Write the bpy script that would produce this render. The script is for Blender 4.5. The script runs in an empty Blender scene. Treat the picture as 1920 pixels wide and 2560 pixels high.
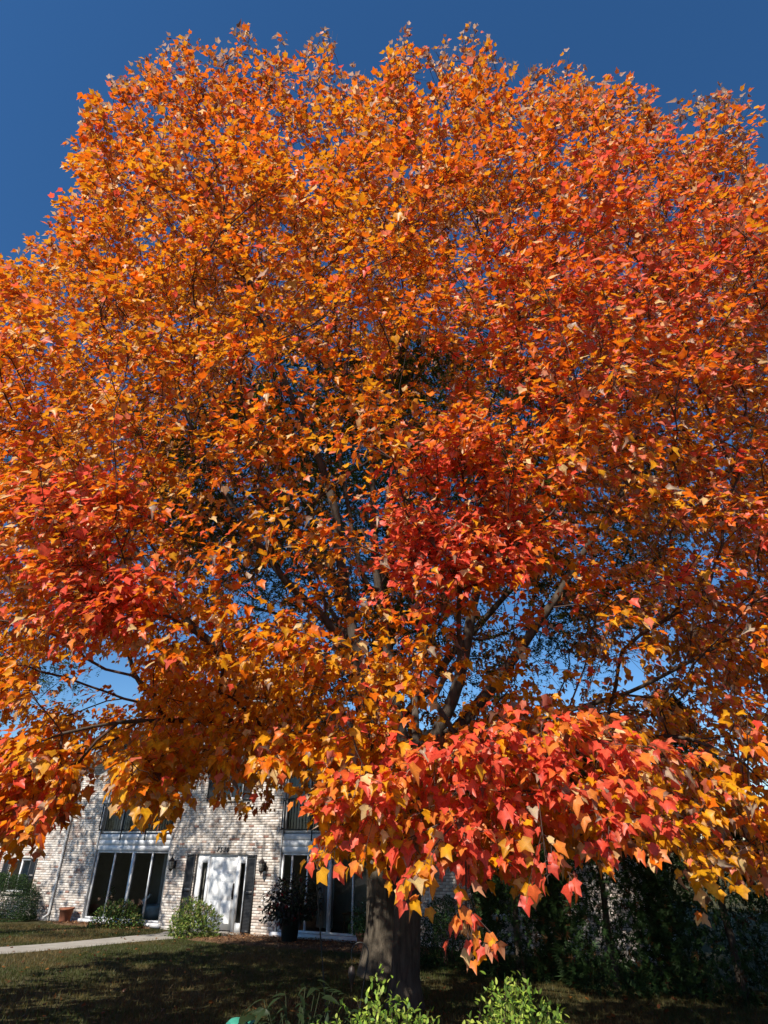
import bpy, math, random
import numpy as np
from mathutils import Vector, Matrix
random.seed(7); rng = np.random.default_rng(11)
R_ = math.radians
sc = bpy.context.scene

# ------------------------------------------------------------------ camera, sky, sun, exposure
CAM = np.array([0., 0., 2.66]); PITCH = R_(29.2); FPX = 1450.
cam = bpy.data.cameras.new('camera'); cam_ob = bpy.data.objects.new('camera', cam)
sc.collection.objects.link(cam_ob); sc.camera = cam_ob
cam.sensor_fit = 'VERTICAL'; cam.sensor_height = 36.; cam.lens = 36. * FPX / 2560.
cam.clip_start = .05; cam.clip_end = 3000
cam_ob.location = CAM; cam_ob.rotation_euler = (R_(90) + PITCH, 0, 0)

SUN_EL, SUN_AZ = 43., 30.         # the sun stands behind the photographer, to the left
w = bpy.data.worlds.new('World'); sc.world = w; w.use_nodes = True
wn = w.node_tree; bg = wn.nodes['Background']
sky = wn.nodes.new('ShaderNodeTexSky'); sky.sky_type = 'NISHITA'; sky.sun_disc = False
sky.sun_elevation = R_(SUN_EL); sky.sun_rotation = R_(180 + SUN_AZ)
sky.altitude = 800; sky.air_density = 1.0; sky.dust_density = .05; sky.ozone_density = 4.2
hs = wn.nodes.new('ShaderNodeHueSaturation'); hs.inputs['Saturation'].default_value = 1.2
wn.links.new(sky.outputs[0], hs.inputs['Color']); wn.links.new(hs.outputs[0], bg.inputs[0]); bg.inputs[1].default_value = .09
sun = bpy.data.lights.new('sun', 'SUN'); sun.energy = 4.6; sun.angle = R_(.53); sun.color = (1, .93, .82)
sun_ob = bpy.data.objects.new('sun', sun); sc.collection.objects.link(sun_ob)
sd = Vector((-math.sin(R_(SUN_AZ)) * math.cos(R_(SUN_EL)), -math.cos(R_(SUN_AZ)) * math.cos(R_(SUN_EL)), math.sin(R_(SUN_EL))))
sun_ob.rotation_euler = sd.to_track_quat('Z', 'Y').to_euler(); sun_ob.location = sd * 60
SUNV = np.array(sd)
vs = sc.view_settings; vs.view_transform = 'Standard'; vs.look = 'None'; vs.gamma = 1; vs.exposure = .6
sc.cycles.max_bounces = 8; sc.cycles.transparent_max_bounces = 12

# ------------------------------------------------------------------ helpers
COL = sc.collection
def lin(r, g, b):
    f = lambda c: (c / 255 / 12.92) if c / 255 <= .04045 else ((c / 255 + .055) / 1.055) ** 2.4
    return np.array([f(r), f(g), f(b)])
FW = np.array([0, math.cos(PITCH), math.sin(PITCH)]); UP = np.array([0, -math.sin(PITCH), math.cos(PITCH)])
def at(u, v, Y):                                      # a point seen from the footpath, Y metres away
    r = FPX * FW + (u - 960) * np.array([1., 0, 0]) - (v - 1280) * UP
    return CAM + r * (Y / r[1])
def proj(P):
    D = np.asarray(P) - CAM
    z = np.maximum(D @ FW, .01)
    return 960 + FPX * D[..., 0] / z, 1280 - FPX * (D @ UP) / z, z
TH = R_(24); P0 = np.array([-5.88, 23., 0.])
FD = np.array([math.cos(TH), -math.sin(TH)]); FN = np.array([-math.sin(TH), -math.cos(TH)])
def qs(x, y):                                         # distance in front of the facade, position along it
    dx, dy = np.asarray(x) - P0[0], np.asarray(y) - P0[1]
    return dx * FN[0] + dy * FN[1], dx * FD[0] + dy * FD[1]
def G(x, y):                                          # lawn height: it falls gently towards the house
    q, s = qs(x, y); q = np.clip(q, 0, 24)
    return .057 * q - .05 + .02 * np.sin(x * .9 + 1.3) * np.sin(y * .7) * np.clip(q / 3, 0, 1)
def fac(s, q, z=0.):                                  # facade coordinates to world
    return np.array([P0[0] + s * FD[0] + q * FN[0], P0[1] + s * FD[1] + q * FN[1], z])

def mesh_np(name, V, faces, mat, parent=None, col=None, smooth=False):
    """V (n,3); faces: (m,k) int array or list of such arrays."""
    me = bpy.data.meshes.new(name)
    if not isinstance(faces, (list, tuple)): faces = [faces]
    faces = [np.asarray(f, dtype=np.int32) for f in faces if len(f)]
    V = np.asarray(V, dtype=np.float32)
    me.vertices.add(len(V)); me.vertices.foreach_set('co', V.ravel())
    lt = np.concatenate([np.full(len(f), f.shape[1], dtype=np.int32) for f in faces])
    li = np.concatenate([f.ravel() for f in faces])
    me.loops.add(len(li)); me.loops.foreach_set('vertex_index', li)
    me.polygons.add(len(lt)); me.polygons.foreach_set('loop_start', np.concatenate([[0], np.cumsum(lt)[:-1]]).astype(np.int32))
    if smooth: me.polygons.foreach_set('use_smooth', np.ones(len(lt), dtype=bool))
    me.update(calc_edges=True)
    if col is not None:
        a = me.attributes.new('col', 'FLOAT_COLOR', 'POINT')
        c = np.ones((len(V), 4), dtype=np.float32); c[:, :3] = col
        a.data.foreach_set('color', c.ravel())
    if mat: me.materials.append(mat)
    return link(name, me, parent)
def link(name, me, parent=None):
    o = bpy.data.objects.new(name, me); COL.objects.link(o)
    if parent: o.parent = parent
    return o
def tag(o, label=None, cat=None, group=None, kind=None):
    if label: o['label'] = label
    if cat: o['category'] = cat
    if group: o['group'] = group
    if kind: o['kind'] = kind
    return o
def empty(name, loc, label=None, cat=None, group=None, rz=0):
    o = bpy.data.objects.new(name, None); COL.objects.link(o); o.location = loc; o.rotation_euler = (0, 0, rz)
    o.empty_display_size = .2
    return tag(o, label, cat, group)

class MB:
    def __init__(s): s.V = []; s.Q = []; s.T = []; s.C = []; s.n = 0
    def add(s, V, Q=(), T=(), c=(1, 1, 1)):
        V = np.asarray(V, float); s.V.append(V)
        if len(Q): s.Q.append(np.asarray(Q) + s.n)
        if len(T): s.T.append(np.asarray(T) + s.n)
        cc = np.empty((len(V), 3)); cc[:] = c; s.C.append(cc)
        s.n += len(V); return s
    def box(s, x0, x1, y0, y1, z0, z1, c=(1, 1, 1), bev=0):
        V = np.array([[x, y, z] for z in (z0, z1) for y in (y0, y1) for x in (x0, x1)])
        return s.add(V, [[0, 2, 3, 1], [4, 5, 7, 6], [0, 1, 5, 4], [1, 3, 7, 5], [3, 2, 6, 7], [2, 0, 4, 6]], c=c)
    def tube(s, P, r, n=8, c=(1, 1, 1), cap=True, flat=1.):
        P = np.asarray(P, float); m = len(P); r = np.broadcast_to(np.asarray(r, float), (m,))
        t = np.gradient(P, axis=0) if m > 2 else np.repeat((P[1] - P[0])[None], m, 0)
        t /= np.linalg.norm(t, axis=1, keepdims=True) + 1e-9
        m0 = t.mean(0); ref = np.array([1., 0, 0]) if abs(m0[0]) < .8 * np.linalg.norm(m0) + 1e-9 else np.array([0, 1., 0])
        a = np.cross(t, ref); a /= np.linalg.norm(a, axis=1, keepdims=True) + 1e-9; b = np.cross(t, a)
        th = np.arange(n) * 2 * math.pi / n
        V = P[:, None] + r[:, None, None] * (np.cos(th)[None, :, None] * a[:, None] + flat * np.sin(th)[None, :, None] * b[:, None])
        i = np.arange(m - 1)[:, None] * n; j = np.arange(n)[None]; k = (j + 1) % n
        Q = np.stack([i + j, i + n + j, i + n + k, i + k], -1).reshape(-1, 4)
        s.add(V.reshape(-1, 3), Q, c=c)
        if cap:
            for e, o in ((0, 1), (m - 1, -1)):
                base = s.n; ring = V[e]; s.add(np.vstack([ring, P[e]]), T=[[(q if o > 0 else (q + 1) % n), ((q + 1) % n if o > 0 else q), n] for q in range(n)], c=c)
        return s
    def lathe(s, prof, n=16, o=(0, 0, 0), c=(1, 1, 1)):
        prof = np.asarray(prof, float); th = np.arange(n) * 2 * math.pi / n
        V = np.stack([prof[:, 0, None] * np.cos(th), prof[:, 0, None] * np.sin(th), np.repeat(prof[:, 1, None], n, 1)], -1) + np.array(o)
        m = len(prof); i = np.arange(m - 1)[:, None] * n; j = np.arange(n)[None]; k = (j + 1) % n
        return s.add(V.reshape(-1, 3), np.stack([i + j, i + k, i + n + k, i + n + j], -1).reshape(-1, 4), c=c)
    def build(s, name, mat, parent=None, smooth=False, color=False):
        return mesh_np(name, np.vstack(s.V), [x for x in (np.vstack(s.Q) if s.Q else [], np.vstack(s.T) if s.T else []) if len(x)],
                       mat, parent, np.vstack(s.C) if color else None, smooth)

_h = rng.random((32, 32, 32))
def vnoise(P, scale=1., seed=0.):
    P = np.asarray(P) / scale + 100 + seed * 7.31; i = np.floor(P).astype(int); f = P - i; f = f * f * (3 - 2 * f)
    def h(a, b, c): return _h[(i[..., 0] + a) % 32, (i[..., 1] + b) % 32, (i[..., 2] + c) % 32]
    x, y, z = f[..., 0], f[..., 1], f[..., 2]
    l = lambda a, b, t: a + (b - a) * t
    return l(l(l(h(0,0,0), h(1,0,0), x), l(h(0,1,0), h(1,1,0), x), y), l(l(h(0,0,1), h(1,0,1), x), l(h(0,1,1), h(1,1,1), x), y), z)
def nrm(a): return a / (np.linalg.norm(a, axis=-1, keepdims=True) + 1e-9)

# ------------------------------------------------------------------ materials
def mat(name, c=(.5, .5, .5), rough=.6, spec=.4, metal=0.):
    m = bpy.data.materials.new(name); m.use_nodes = True; b = m.node_tree.nodes['Principled BSDF']
    b.inputs['Base Color'].default_value = (*c, 1); b.inputs['Roughness'].default_value = rough
    b.inputs['Specular IOR Level'].default_value = spec; b.inputs['Metallic'].default_value = metal
    return m
def nodes(m): return m.node_tree.nodes, m.node_tree.links, m.node_tree.nodes['Principled BSDF']
def noise(m, scale, detail=5, vec=None, rough=.6):
    N, L, b = nodes(m); t = N.new('ShaderNodeTexNoise'); t.inputs['Scale'].default_value = scale
    t.inputs['Detail'].default_value = detail; t.inputs['Roughness'].default_value = rough
    if vec is None:
        tc = N.new('ShaderNodeTexCoord'); vec = tc.outputs['Object']
    L.new(vec, t.inputs['Vector']); return t
def stretch(m, sx, sy, sz):
    N, L, b = nodes(m); tc = N.new('ShaderNodeTexCoord'); mp = N.new('ShaderNodeMapping'); mp.inputs['Scale'].default_value = (sx, sy, sz)
    L.new(tc.outputs['Object'], mp.inputs[0]); return mp.outputs[0]
def ramp(m, fac, stops):
    N, L, b = nodes(m); r = N.new('ShaderNodeValToRGB'); e = r.color_ramp.elements
    while len(e) < len(stops): e.new(.5)
    for q, (p, c) in zip(e, stops): q.position = p; q.color = (*c, 1)
    L.new(fac, r.inputs[0]); return r.outputs[0]
def mix(m, fac, a, b_, mode='MIX'):
    N, L, b = nodes(m); x = N.new('ShaderNodeMix'); x.data_type = 'RGBA'; x.blend_type = mode
    for i, v in ((0, fac), (6, a), (7, b_)):
        if hasattr(v, 'links'): L.new(v, x.inputs[i])
        elif i == 0: x.inputs[0].default_value = v
        else: x.inputs[i].default_value = (*v, 1)
    return x.outputs[2]
def bump(m, h, st=.5, dist=.02):
    N, L, b = nodes(m); p = N.new('ShaderNodeBump'); p.inputs['Strength'].default_value = st; p.inputs['Distance'].default_value = dist
    L.new(h, p.inputs['Height']); L.new(p.outputs[0], b.inputs['Normal'])
def attr(m, name='col'):
    N, L, b = nodes(m); a = N.new('ShaderNodeAttribute'); a.attribute_name = name; return a.outputs['Color']
def base(m, c): nodes(m)[1].new(c, nodes(m)[2].inputs['Base Color'])

def leaf_mat(name, trans=.42, pale=(.62, .42, .3), palef=.3, rough=.5, spec=.25):
    """thin leaf: a coloured upper face, a paler lower face, light passing through"""
    m = mat(name, rough=rough, spec=spec); N, L, b = nodes(m)
    c = attr(m); n = noise(m, 26, 3); c1 = mix(m, 1., c, ramp(m, n.outputs[0], [(.3, (.72, .68, .66)), (.65, (1.08, 1.08, 1.05))]), 'MULTIPLY')
    g = N.new('ShaderNodeNewGeometry'); under = mix(m, palef, c1, pale); cc = mix(m, g.outputs['Backfacing'], c1, under); base(m, cc)
    t = N.new('ShaderNodeBsdfTranslucent'); L.new(c1, t.inputs[0]); ms = N.new('ShaderNodeMixShader'); ms.inputs[0].default_value = trans
    L.new(b.outputs[0], ms.inputs[1]); L.new(t.outputs[0], ms.inputs[2]); L.new(ms.outputs[0], N['Material Output'].inputs[0])
    return m
M = {}
M['maple_leaf'] = leaf_mat('maple_leaf', .48, (.7, .52, .4), .42, .4, .35)
M['green_leaf'] = leaf_mat('green_leaf', .3, (.16, .2, .1), .25, .5, .25)
M['fine_leaf'] = leaf_mat('fine_leaf', .3, (.1, .14, .05), .15)
M['needle'] = leaf_mat('needle', .12, (.06, .09, .03), .1, .6, .2)
def bark(name, c0, c1, sc_=14, st=.8, dist=.03):
    m = mat(name, rough=.95, spec=.1); v = stretch(m, 1, 1, .16); n = noise(m, sc_, 6, v, .65); n2 = noise(m, 2.2, 4)
    base(m, mix(m, .45, ramp(m, n.outputs[0], [(.32, c0), (.62, c1)]), ramp(m, n2.outputs[0], [(.35, c0), (.7, c1)]))); bump(m, n.outputs[0], st, dist); return m
M['maple_bark'] = bark('maple_bark', (.03, .023, .018), (.125, .1, .08), 16, .8, .02)
M['locust_bark'] = bark('locust_bark', (.025, .02, .015), (.17, .14, .105), 11, 1., .08)
M['twig_bark'] = mat('twig_bark', (.085, .055, .045), .85, .15)
m = M['lawn'] = mat('lawn', rough=.95, spec=.1); n = noise(m, 1.1, 5); n2 = noise(m, 60, 3)
c = ramp(m, n.outputs[0], [(.32, (.045, .054, .016)), (.52, (.08, .072, .028)), (.72, (.13, .1, .05))])
base(m, mix(m, .55, c, ramp(m, n2.outputs[0], [(.3, (.02, .022, .009)), (.7, (.12, .105, .05))]))); bump(m, n2.outputs[0], .9, .03)
m = M['concrete'] = mat('concrete', rough=.9, spec=.2); n = noise(m, 3, 6); n2 = noise(m, 90, 3)
base(m, mix(m, .3, ramp(m, n.outputs[0], [(.3, (.27, .245, .21)), (.7, (.42, .39, .34))]), ramp(m, n2.outputs[0], [(.3, (.2, .18, .16)), (.7, (.5, .46, .4))]))); bump(m, n2.outputs[0], .3, .004)
m = M['mulch'] = mat('mulch', rough=1, spec=.05); n = noise(m, 38, 5)
base(m, ramp(m, n.outputs[0], [(.3, (.07, .04, .022)), (.55, (.2, .12, .07)), (.75, (.36, .24, .15))])); bump(m, n.outputs[0], 1, .04)
m = M['brick'] = mat('brick', rough=.85, spec=.2); n = noise(m, 9, 5); n2 = noise(m, 70, 3); a = attr(m)
wear = ramp(m, n.outputs[0], [(.56, (0, 0, 0)), (.66, (1, 1, 1))])
c = mix(m, wear, a, mix(m, .3, a, (.2, .1, .08))); base(m, mix(m, .35, c, ramp(m, n2.outputs[0], [(.3, (.55, .53, .5)), (.65, (1, 1, 1))]), 'MULTIPLY')); bump(m, n2.outputs[0], .5, .006)
m = M['mortar'] = mat('mortar', rough=.95, spec=.1); n = noise(m, 40, 4); base(m, ramp(m, n.outputs[0], [(.3, (.16, .145, .13)), (.7, (.3, .28, .26))]))
def painted(name, c, rough=.5, dirt=.12, spec=.4):
    m = mat(name, c, rough, spec); n = noise(m, 5, 6); d = tuple(x * .55 for x in c)
    base(m, ramp(m, n.outputs[0], [(.25, tuple(x * (1 - dirt * 2.5) for x in c)), (.5, c)])); bump(m, noise(m, 120, 2).outputs[0], .08, .002); return m
M['white_paint'] = painted('white_paint', (.74, .75, .77)); M['siding'] = painted('siding', (.62, .63, .68), .6)
M['door_white'] = painted('door_white', (.78, .79, .8), .4, .05)
M['aluminium'] = painted('aluminium', (.55, .56, .57), .4, .1); M['black_metal'] = painted('black_metal', (.012, .012, .013), .45, .2)
M['shutter'] = painted('shutter', (.02, .021, .024), .5, .2); M['brass'] = mat('brass', (.5, .36, .16), .35, .5, 1.)
M['dark_bronze'] = painted('dark_bronze', (.03, .02, .016), .5, .2); M['gutter'] = painted('gutter', (.55, .55, .55), .5)
m = M['shingle'] = mat('shingle', rough=.95, spec=.1); n = noise(m, 30, 4); base(m, ramp(m, n.outputs[0], [(.3, (.06, .055, .05)), (.7, (.14, .13, .12))]))
M['room'] = painted('room', (.45, .43, .4), .9); M['curtain'] = painted('curtain', (.3, .3, .3), .9)
M['terracotta'] = painted('terracotta', (.32, .13, .075), .85, .25, .15); M['dark_pot'] = painted('dark_pot', (.016, .022, .018), .35)
M['wicker'] = painted('wicker', (.62, .66, .66), .6); M['wood'] = painted('wood', (.16, .08, .045), .5); M['stem'] = mat('stem', (.035, .045, .02), .7, .2); M['teal'] = painted('teal', (.05, .3, .22), .45)
M['petal'] = leaf_mat('petal', .3, (.5, .4, .4), .05)
m = M['lamp_glass'] = mat('lamp_glass', (.5, .47, .42), .35, .5)
m = bpy.data.materials.new('window_glass'); m.use_nodes = True; M['glass'] = m; N, L = m.node_tree.nodes, m.node_tree.links
N.remove(N['Principled BSDF']); t = N.new('ShaderNodeBsdfTransparent'); t.inputs[0].default_value = (.84, .87, .86, 1)
g = N.new('ShaderNodeBsdfGlossy'); g.inputs['Roughness'].default_value = .01; fr = N.new('ShaderNodeFresnel'); fr.inputs[0].default_value = 1.5
ms = N.new('ShaderNodeMixShader'); L.new(fr.outputs[0], ms.inputs[0]); L.new(t.outputs[0], ms.inputs[1]); L.new(g.outputs[0], ms.inputs[2]); L.new(ms.outputs[0], N['Material Output'].inputs[0])

# ------------------------------------------------------------------ ground, walk, beds
gx = np.unique(np.concatenate([np.linspace(-400, -24, 12), np.linspace(-24, 24, 97), np.linspace(24, 400, 12)]))
gy = np.unique(np.concatenate([np.linspace(-300, -10, 10), np.linspace(-10, 34, 89), np.linspace(34, 600, 14)]))
X, Y = np.meshgrid(gx, gy); nx = len(gx); i = (np.arange(len(gy) - 1)[:, None] * nx + np.arange(nx - 1)[None]).ravel()
tag(mesh_np('lawn', np.stack([X, Y, G(X, Y)], -1).reshape(-1, 3), np.stack([i, i + 1, i + nx + 1, i + nx], -1), M['lawn'], smooth=True), kind='structure')
def sheet(name, poly_q, m, lift, n=24, wob=0.):
    """strip between two polylines given in world x, y"""
    A, B = [np.asarray(p, float) for p in poly_q]; t = np.linspace(0, 1, n)
    def res(P):
        d = np.concatenate([[0], np.cumsum(np.linalg.norm(np.diff(P, axis=0), axis=1))]); d /= d[-1]
        return np.stack([np.interp(t, d, P[:, k]) for k in (0, 1)], -1)
    a, b = res(A), res(B); k = 7; u = np.linspace(0, 1, k)
    g = a[:, None] * (1 - u[None, :, None]) + b[:, None] * u[None, :, None]
    if wob:
        z0 = np.zeros((n, k)); nz = (vnoise(np.dstack([g, z0]), .5) - .5) * wob; g[..., 0] += nz; g[..., 1] += nz
    edge = np.ones((n, k)); edge[:, 0] = edge[:, -1] = 0; edge[0] = edge[-1] = 0
    z = G(g[..., 0], g[..., 1]) + lift * edge + (-.02) * (1 - edge)
    i = (np.arange(n - 1)[:, None] * k + np.arange(k - 1)[None]).ravel()
    return tag(mesh_np(name, np.dstack([g, z]).reshape(-1, 3), np.stack([i, i + 1, i + k + 1, i + k], -1), m, smooth=True), kind='structure')
F2 = lambda s, q: fac(s, q)[:2]
walk_lo = [F2(1.6, .02), F2(1.55, .95), (-5.48, 21.3), (-6.05, 20.11), (-6.92, 18.67), (-7.57, 17.47), (-8.45, 15.9), (-10.7, 11.7), (-15, 4)]
walk_hi = [F2(-1.1, .02), F2(-1.25, .5), (-7.05, 21.9), (-7.6, 20.5), (-8.11, 19.37), (-8.7, 18.2), (-9.22, 17.25), (-11.5, 12.9), (-16, 5)]
path = sheet('path', (walk_hi, walk_lo), M['concrete'], .025, 40)
tag(sheet('mulch_bed', ([F2(-6.2, .02), F2(-1.75, .02)], [F2(-5.8, 1.0), F2(-2.6, 1.0)]), M['mulch'], .05, 20, .5), kind='structure')
tag(sheet('mulch_bed', ([F2(1.75, .02), F2(8.2, .02)], [F2(1.0, 2.6), F2(8.4, 2.3)]), M['mulch'], .05, 26, .5), kind='structure')
def in_poly(x, y, poly):
    poly = np.asarray(poly); r = np.zeros(x.shape, bool); j = len(poly) - 1
    for i in range(len(poly)):
        xi, yi, xj, yj = *poly[i], *poly[j]
        r ^= ((yi > y) != (yj > y)) & (x < (xj - xi) * (y - yi) / (yj - yi + 1e-12) + xi); j = i
    return r
WALK = walk_hi + walk_lo[::-1]; BEDS = [[F2(-6.2, 0), F2(-1.75, 0), F2(-2.6, 1.0), F2(-5.8, 1.0)], [F2(1.75, 0), F2(8.2, 0), F2(8.4, 2.3), F2(1.0, 2.6)]]

# ------------------------------------------------------------------ the apartment house (local x = along facade, y = into the house)
HB = empty('apartment_building', P0, 'two-storey whitewashed brick apartment house with glazed balcony bays behind the tree', 'building', rz=-TH)
# openings on the front wall: s0, s1, z0, z1
BAYS = [(-5.4, -1.85), (2.75, 6.2)]
OPEN = [(a, b, .02, 5.32) for a, b in BAYS] + [(-.62, 1.48, 0, 2.12), (-.12, 1.02, 3.78, 5.0), (-9.84, -8.71, .75, 1.9), (-9.84, -8.71, 3.7, 5.0), (-13.2, -12.1, .75, 1.9), (-13.2, -12.1, 3.7, 5.0),
        (9.6, 11.2, .75, 1.9), (9.6, 11.2, 3.7, 5.0)]
S0, S1, ZT = -16., 14., 5.34
def wall_mesh(name, s0, s1, z0, z1, opens, y=0., rev=.16, m=M['mortar']):
    xs = sorted({s0, s1, *[o[0] for o in opens], *[o[1] for o in opens]}); zs = sorted({z0, z1, *[o[2] for o in opens], *[o[3] for o in opens]})
    xs = [x for x in xs if s0 <= x <= s1]; zs = [z for z in zs if z0 <= z <= z1]; b = MB()
    for a, c in zip(xs, xs[1:]):
        for e, f in zip(zs, zs[1:]):
            mx, mz = (a + c) / 2, (e + f) / 2
            if any(o[0] < mx < o[1] and o[2] < mz < o[3] for o in opens): continue
            b.add([[a, y, e], [c, y, e], [c, y, f], [a, y, f]], [[0, 1, 2, 3]])
    for (a, c, e, f) in opens:
        b.add([[a, y, e], [a, y + rev, e], [a, y + rev, f], [a, y, f]], [[0, 1, 2, 3]]); b.add([[c, y, e], [c, y + rev, e], [c, y + rev, f], [c, y, f]], [[3, 2, 1, 0]])
        b.add([[a, y, f], [c, y, f], [c, y + rev, f], [a, y + rev, f]], [[3, 2, 1, 0]]); b.add([[a, y, e], [c, y, e], [c, y + rev, e], [a, y + rev, e]], [[0, 1, 2, 3]])
    return b.build(name, m, HB)
wall_mesh('wall', S0, S1, -.4, ZT, OPEN)
# bricks, running bond, cut at openings
def brick_cols(n, S, Z):
    pal = np.array([lin(214, 205, 196), lin(200, 190, 180), lin(222, 215, 208), lin(188, 172, 160), lin(178, 154, 142), lin(156, 122, 110)])
    pr = np.array([.37, .27, .23, .085, .03, .015]); c = pal[rng.choice(6, n, p=pr)]
    blot = vnoise(np.stack([S, S * 0, Z], -1), .35, 3); k = np.clip((blot - .66) * 4, 0, .7)[:, None] * rng.random((n, 1))
    c = c * (1 - k) + lin(138, 106, 94) * k
    return c * rng.uniform(.88, 1.08, (n, 1))
BW, BH, JT = .2, .0665, .011
rects = []
row = 0; z = -.1
while z + BH < ZT:
    off = (row % 2) * (BW + JT) / 2; x = S0 + off
    zc0, zc1 = z, z + BH
    while x < S1:
        segs = [(x, min(x + BW, S1))]
        for (a, b_, e, f) in OPEN:
            if zc1 > e + .005 and zc0 < f - .005:
                ns = []
                for (p, q_) in segs:
                    if q_ <= a or p >= b_: ns.append((p, q_))
                    else:
                        if p < a: ns.append((p, a))
                        if q_ > b_: ns.append((b_, q_))
                segs = ns
        rects += [(p, q_, zc0, zc1) for p, q_ in segs if q_ - p > .025]
        x += BW + JT
    z += BH + JT; row += 1
RT = np.array(rects); nb = len(RT); mid = np.stack([(RT[:, 0] + RT[:, 1]) / 2, (RT[:, 2] + RT[:, 3]) / 2], -1)
BC = brick_cols(nb, mid[:, 0], mid[:, 1]); proud = rng.uniform(.004, .011, nb)
near = ((mid[:, 1] < 3.6) & (mid[:, 1] > .5) & (mid[:, 0] > -1.8) & (mid[:, 0] < 2.72) & (RT[:, 1] - RT[:, 0] > .19))
score = np.hypot((mid[:, 0] - 1.5), (mid[:, 1] - 2.4)); score[~near] = 1e3
pick = np.argsort(score)[:300]; ispick = np.zeros(nb, bool); ispick[pick] = True
rest = np.where(~ispick)[0]
def brick_verts(r, p):
    x0, x1, z0, z1 = r.T; b = .004; y = -p; o = np.zeros_like(x0)
    f = lambda a, c, d: np.stack([a, c, d], -1)
    return np.stack([f(x0, o, z0), f(x1, o, z0), f(x1, o, z1), f(x0, o, z1), f(x0 + b, y, z0 + b), f(x1 - b, y, z0 + b), f(x1 - b, y, z1 - b), f(x0 + b, y, z1 - b)], 1)
BF = np.array([[4, 5, 6, 7], [0, 1, 5, 4], [1, 2, 6, 5], [2, 3, 7, 6], [3, 0, 4, 7]])
V = brick_verts(RT[rest], proud[rest]); F = (BF[None] + np.arange(len(rest))[:, None, None] * 8).reshape(-1, 4)
tag(mesh_np('brickwork', V.reshape(-1, 3), F, M['brick'], HB, np.repeat(BC[rest], 8, 0)), kind='stuff')
variants = []
for k in range(14):
    v = brick_verts(np.array([[-BW / 2, BW / 2, -BH / 2, BH / 2]]), np.array([rng.uniform(.005, .012)]))[0]
    me_o = mesh_np('brick', v, BF, M['brick'], None, np.repeat(BC[pick[k * 20]][None], 8, 0)); variants.append(me_o.data); bpy.data.objects.remove(me_o)
for k, i in enumerate(pick):
    o = link('brick', variants[rng.integers(14)], HB); o.location = (mid[i, 0], 0, mid[i, 1])

def frame_part(name, s0, s1, z0, z1, y, t, m, parent, dep=.06):
    b = MB(); b.box(s0, s0 + t, y, y + dep, z0, z1); b.box(s1 - t, s1, y, y + dep, z0, z1); b.box(s0 + t, s1 - t, y, y + dep, z0, z0 + t); b.box(s0 + t, s1 - t, y, y + dep, z1 - t, z1)
    return b.build(name, m, parent)
def pane(s0, s1, z0, z1, y, parent):
    b = MB(); b.add([[s0, y, z0], [s1, y, z0], [s1, y, z1], [s0, y, z1]], [[0, 1, 2, 3]]); return b.build('pane', M['glass'], parent)
def glazing(s0, s1, z0, z1, y, panes, wide):
    """sliding window wall: outer frame, stiles between panes"""
    b = MB(); t = .055; b.box(s0, s0 + t, y, y + .09, z0, z1); b.box(s1 - t, s1, y, y + .09, z0, z1)
    b.box(s0 + t, s1 - t, y, y + .09, z0, z0 + t); b.box(s0 + t, s1 - t, y, y + .09, z1 - t, z1)
    xs = [s0 + t] + list(panes) + [s1 - t]
    for i, p in enumerate(panes):
        wv = .055 if i == wide else .022; b.box(p - wv, p + wv, y + (-.012 if i == wide else .006), y + .075, z0 + t + .001, z1 - t - .001)
    fr = b.build('window_frame', M['white_paint'], HB)
    for a, c in zip(xs, xs[1:]): pane(a, c, z0 + t, z1 - t, y + .05 + .012 * (xs.index(a) % 2), fr)
    return fr
def boards(s0, s1, z0, z1, n, y, m, parent=HB, name='siding_board'):
    h = (z1 - z0) / n
    for i in range(n):
        b = MB(); za, zb = z0 + i * h, z0 + (i + 1) * h - .004
        b.add([[s0, y, za], [s1, y, za], [s1, y + .018, zb], [s0, y + .018, zb], [s0, y + .03, za], [s1, y + .03, za], [s1, y + .03, zb], [s0, y + .03, zb]],
              [[0, 1, 2, 3], [0, 4, 5, 1], [3, 2, 6, 7], [0, 3, 7, 4], [1, 5, 6, 2]]); b.build(name, m, parent)
def curtain(s0, s1, z0, z1, y, amp=.04, wl=.13):
    n = int((s1 - s0) / .02); x = np.linspace(s0, s1, n); yy = y + amp * np.sin(x * 2 * math.pi / wl + np.sin(x * 5)) + .02 * np.sin(x * 21)
    V = np.concatenate([np.stack([x, yy, np.full(n, z0)], -1), np.stack([x, yy, np.full(n, z1)], -1)]); i = np.arange(n - 1)
    return mesh_np('curtain', V, np.stack([i, i + 1, i + 1 + n, i + n], -1), M['curtain'], HB, smooth=True)
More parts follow.
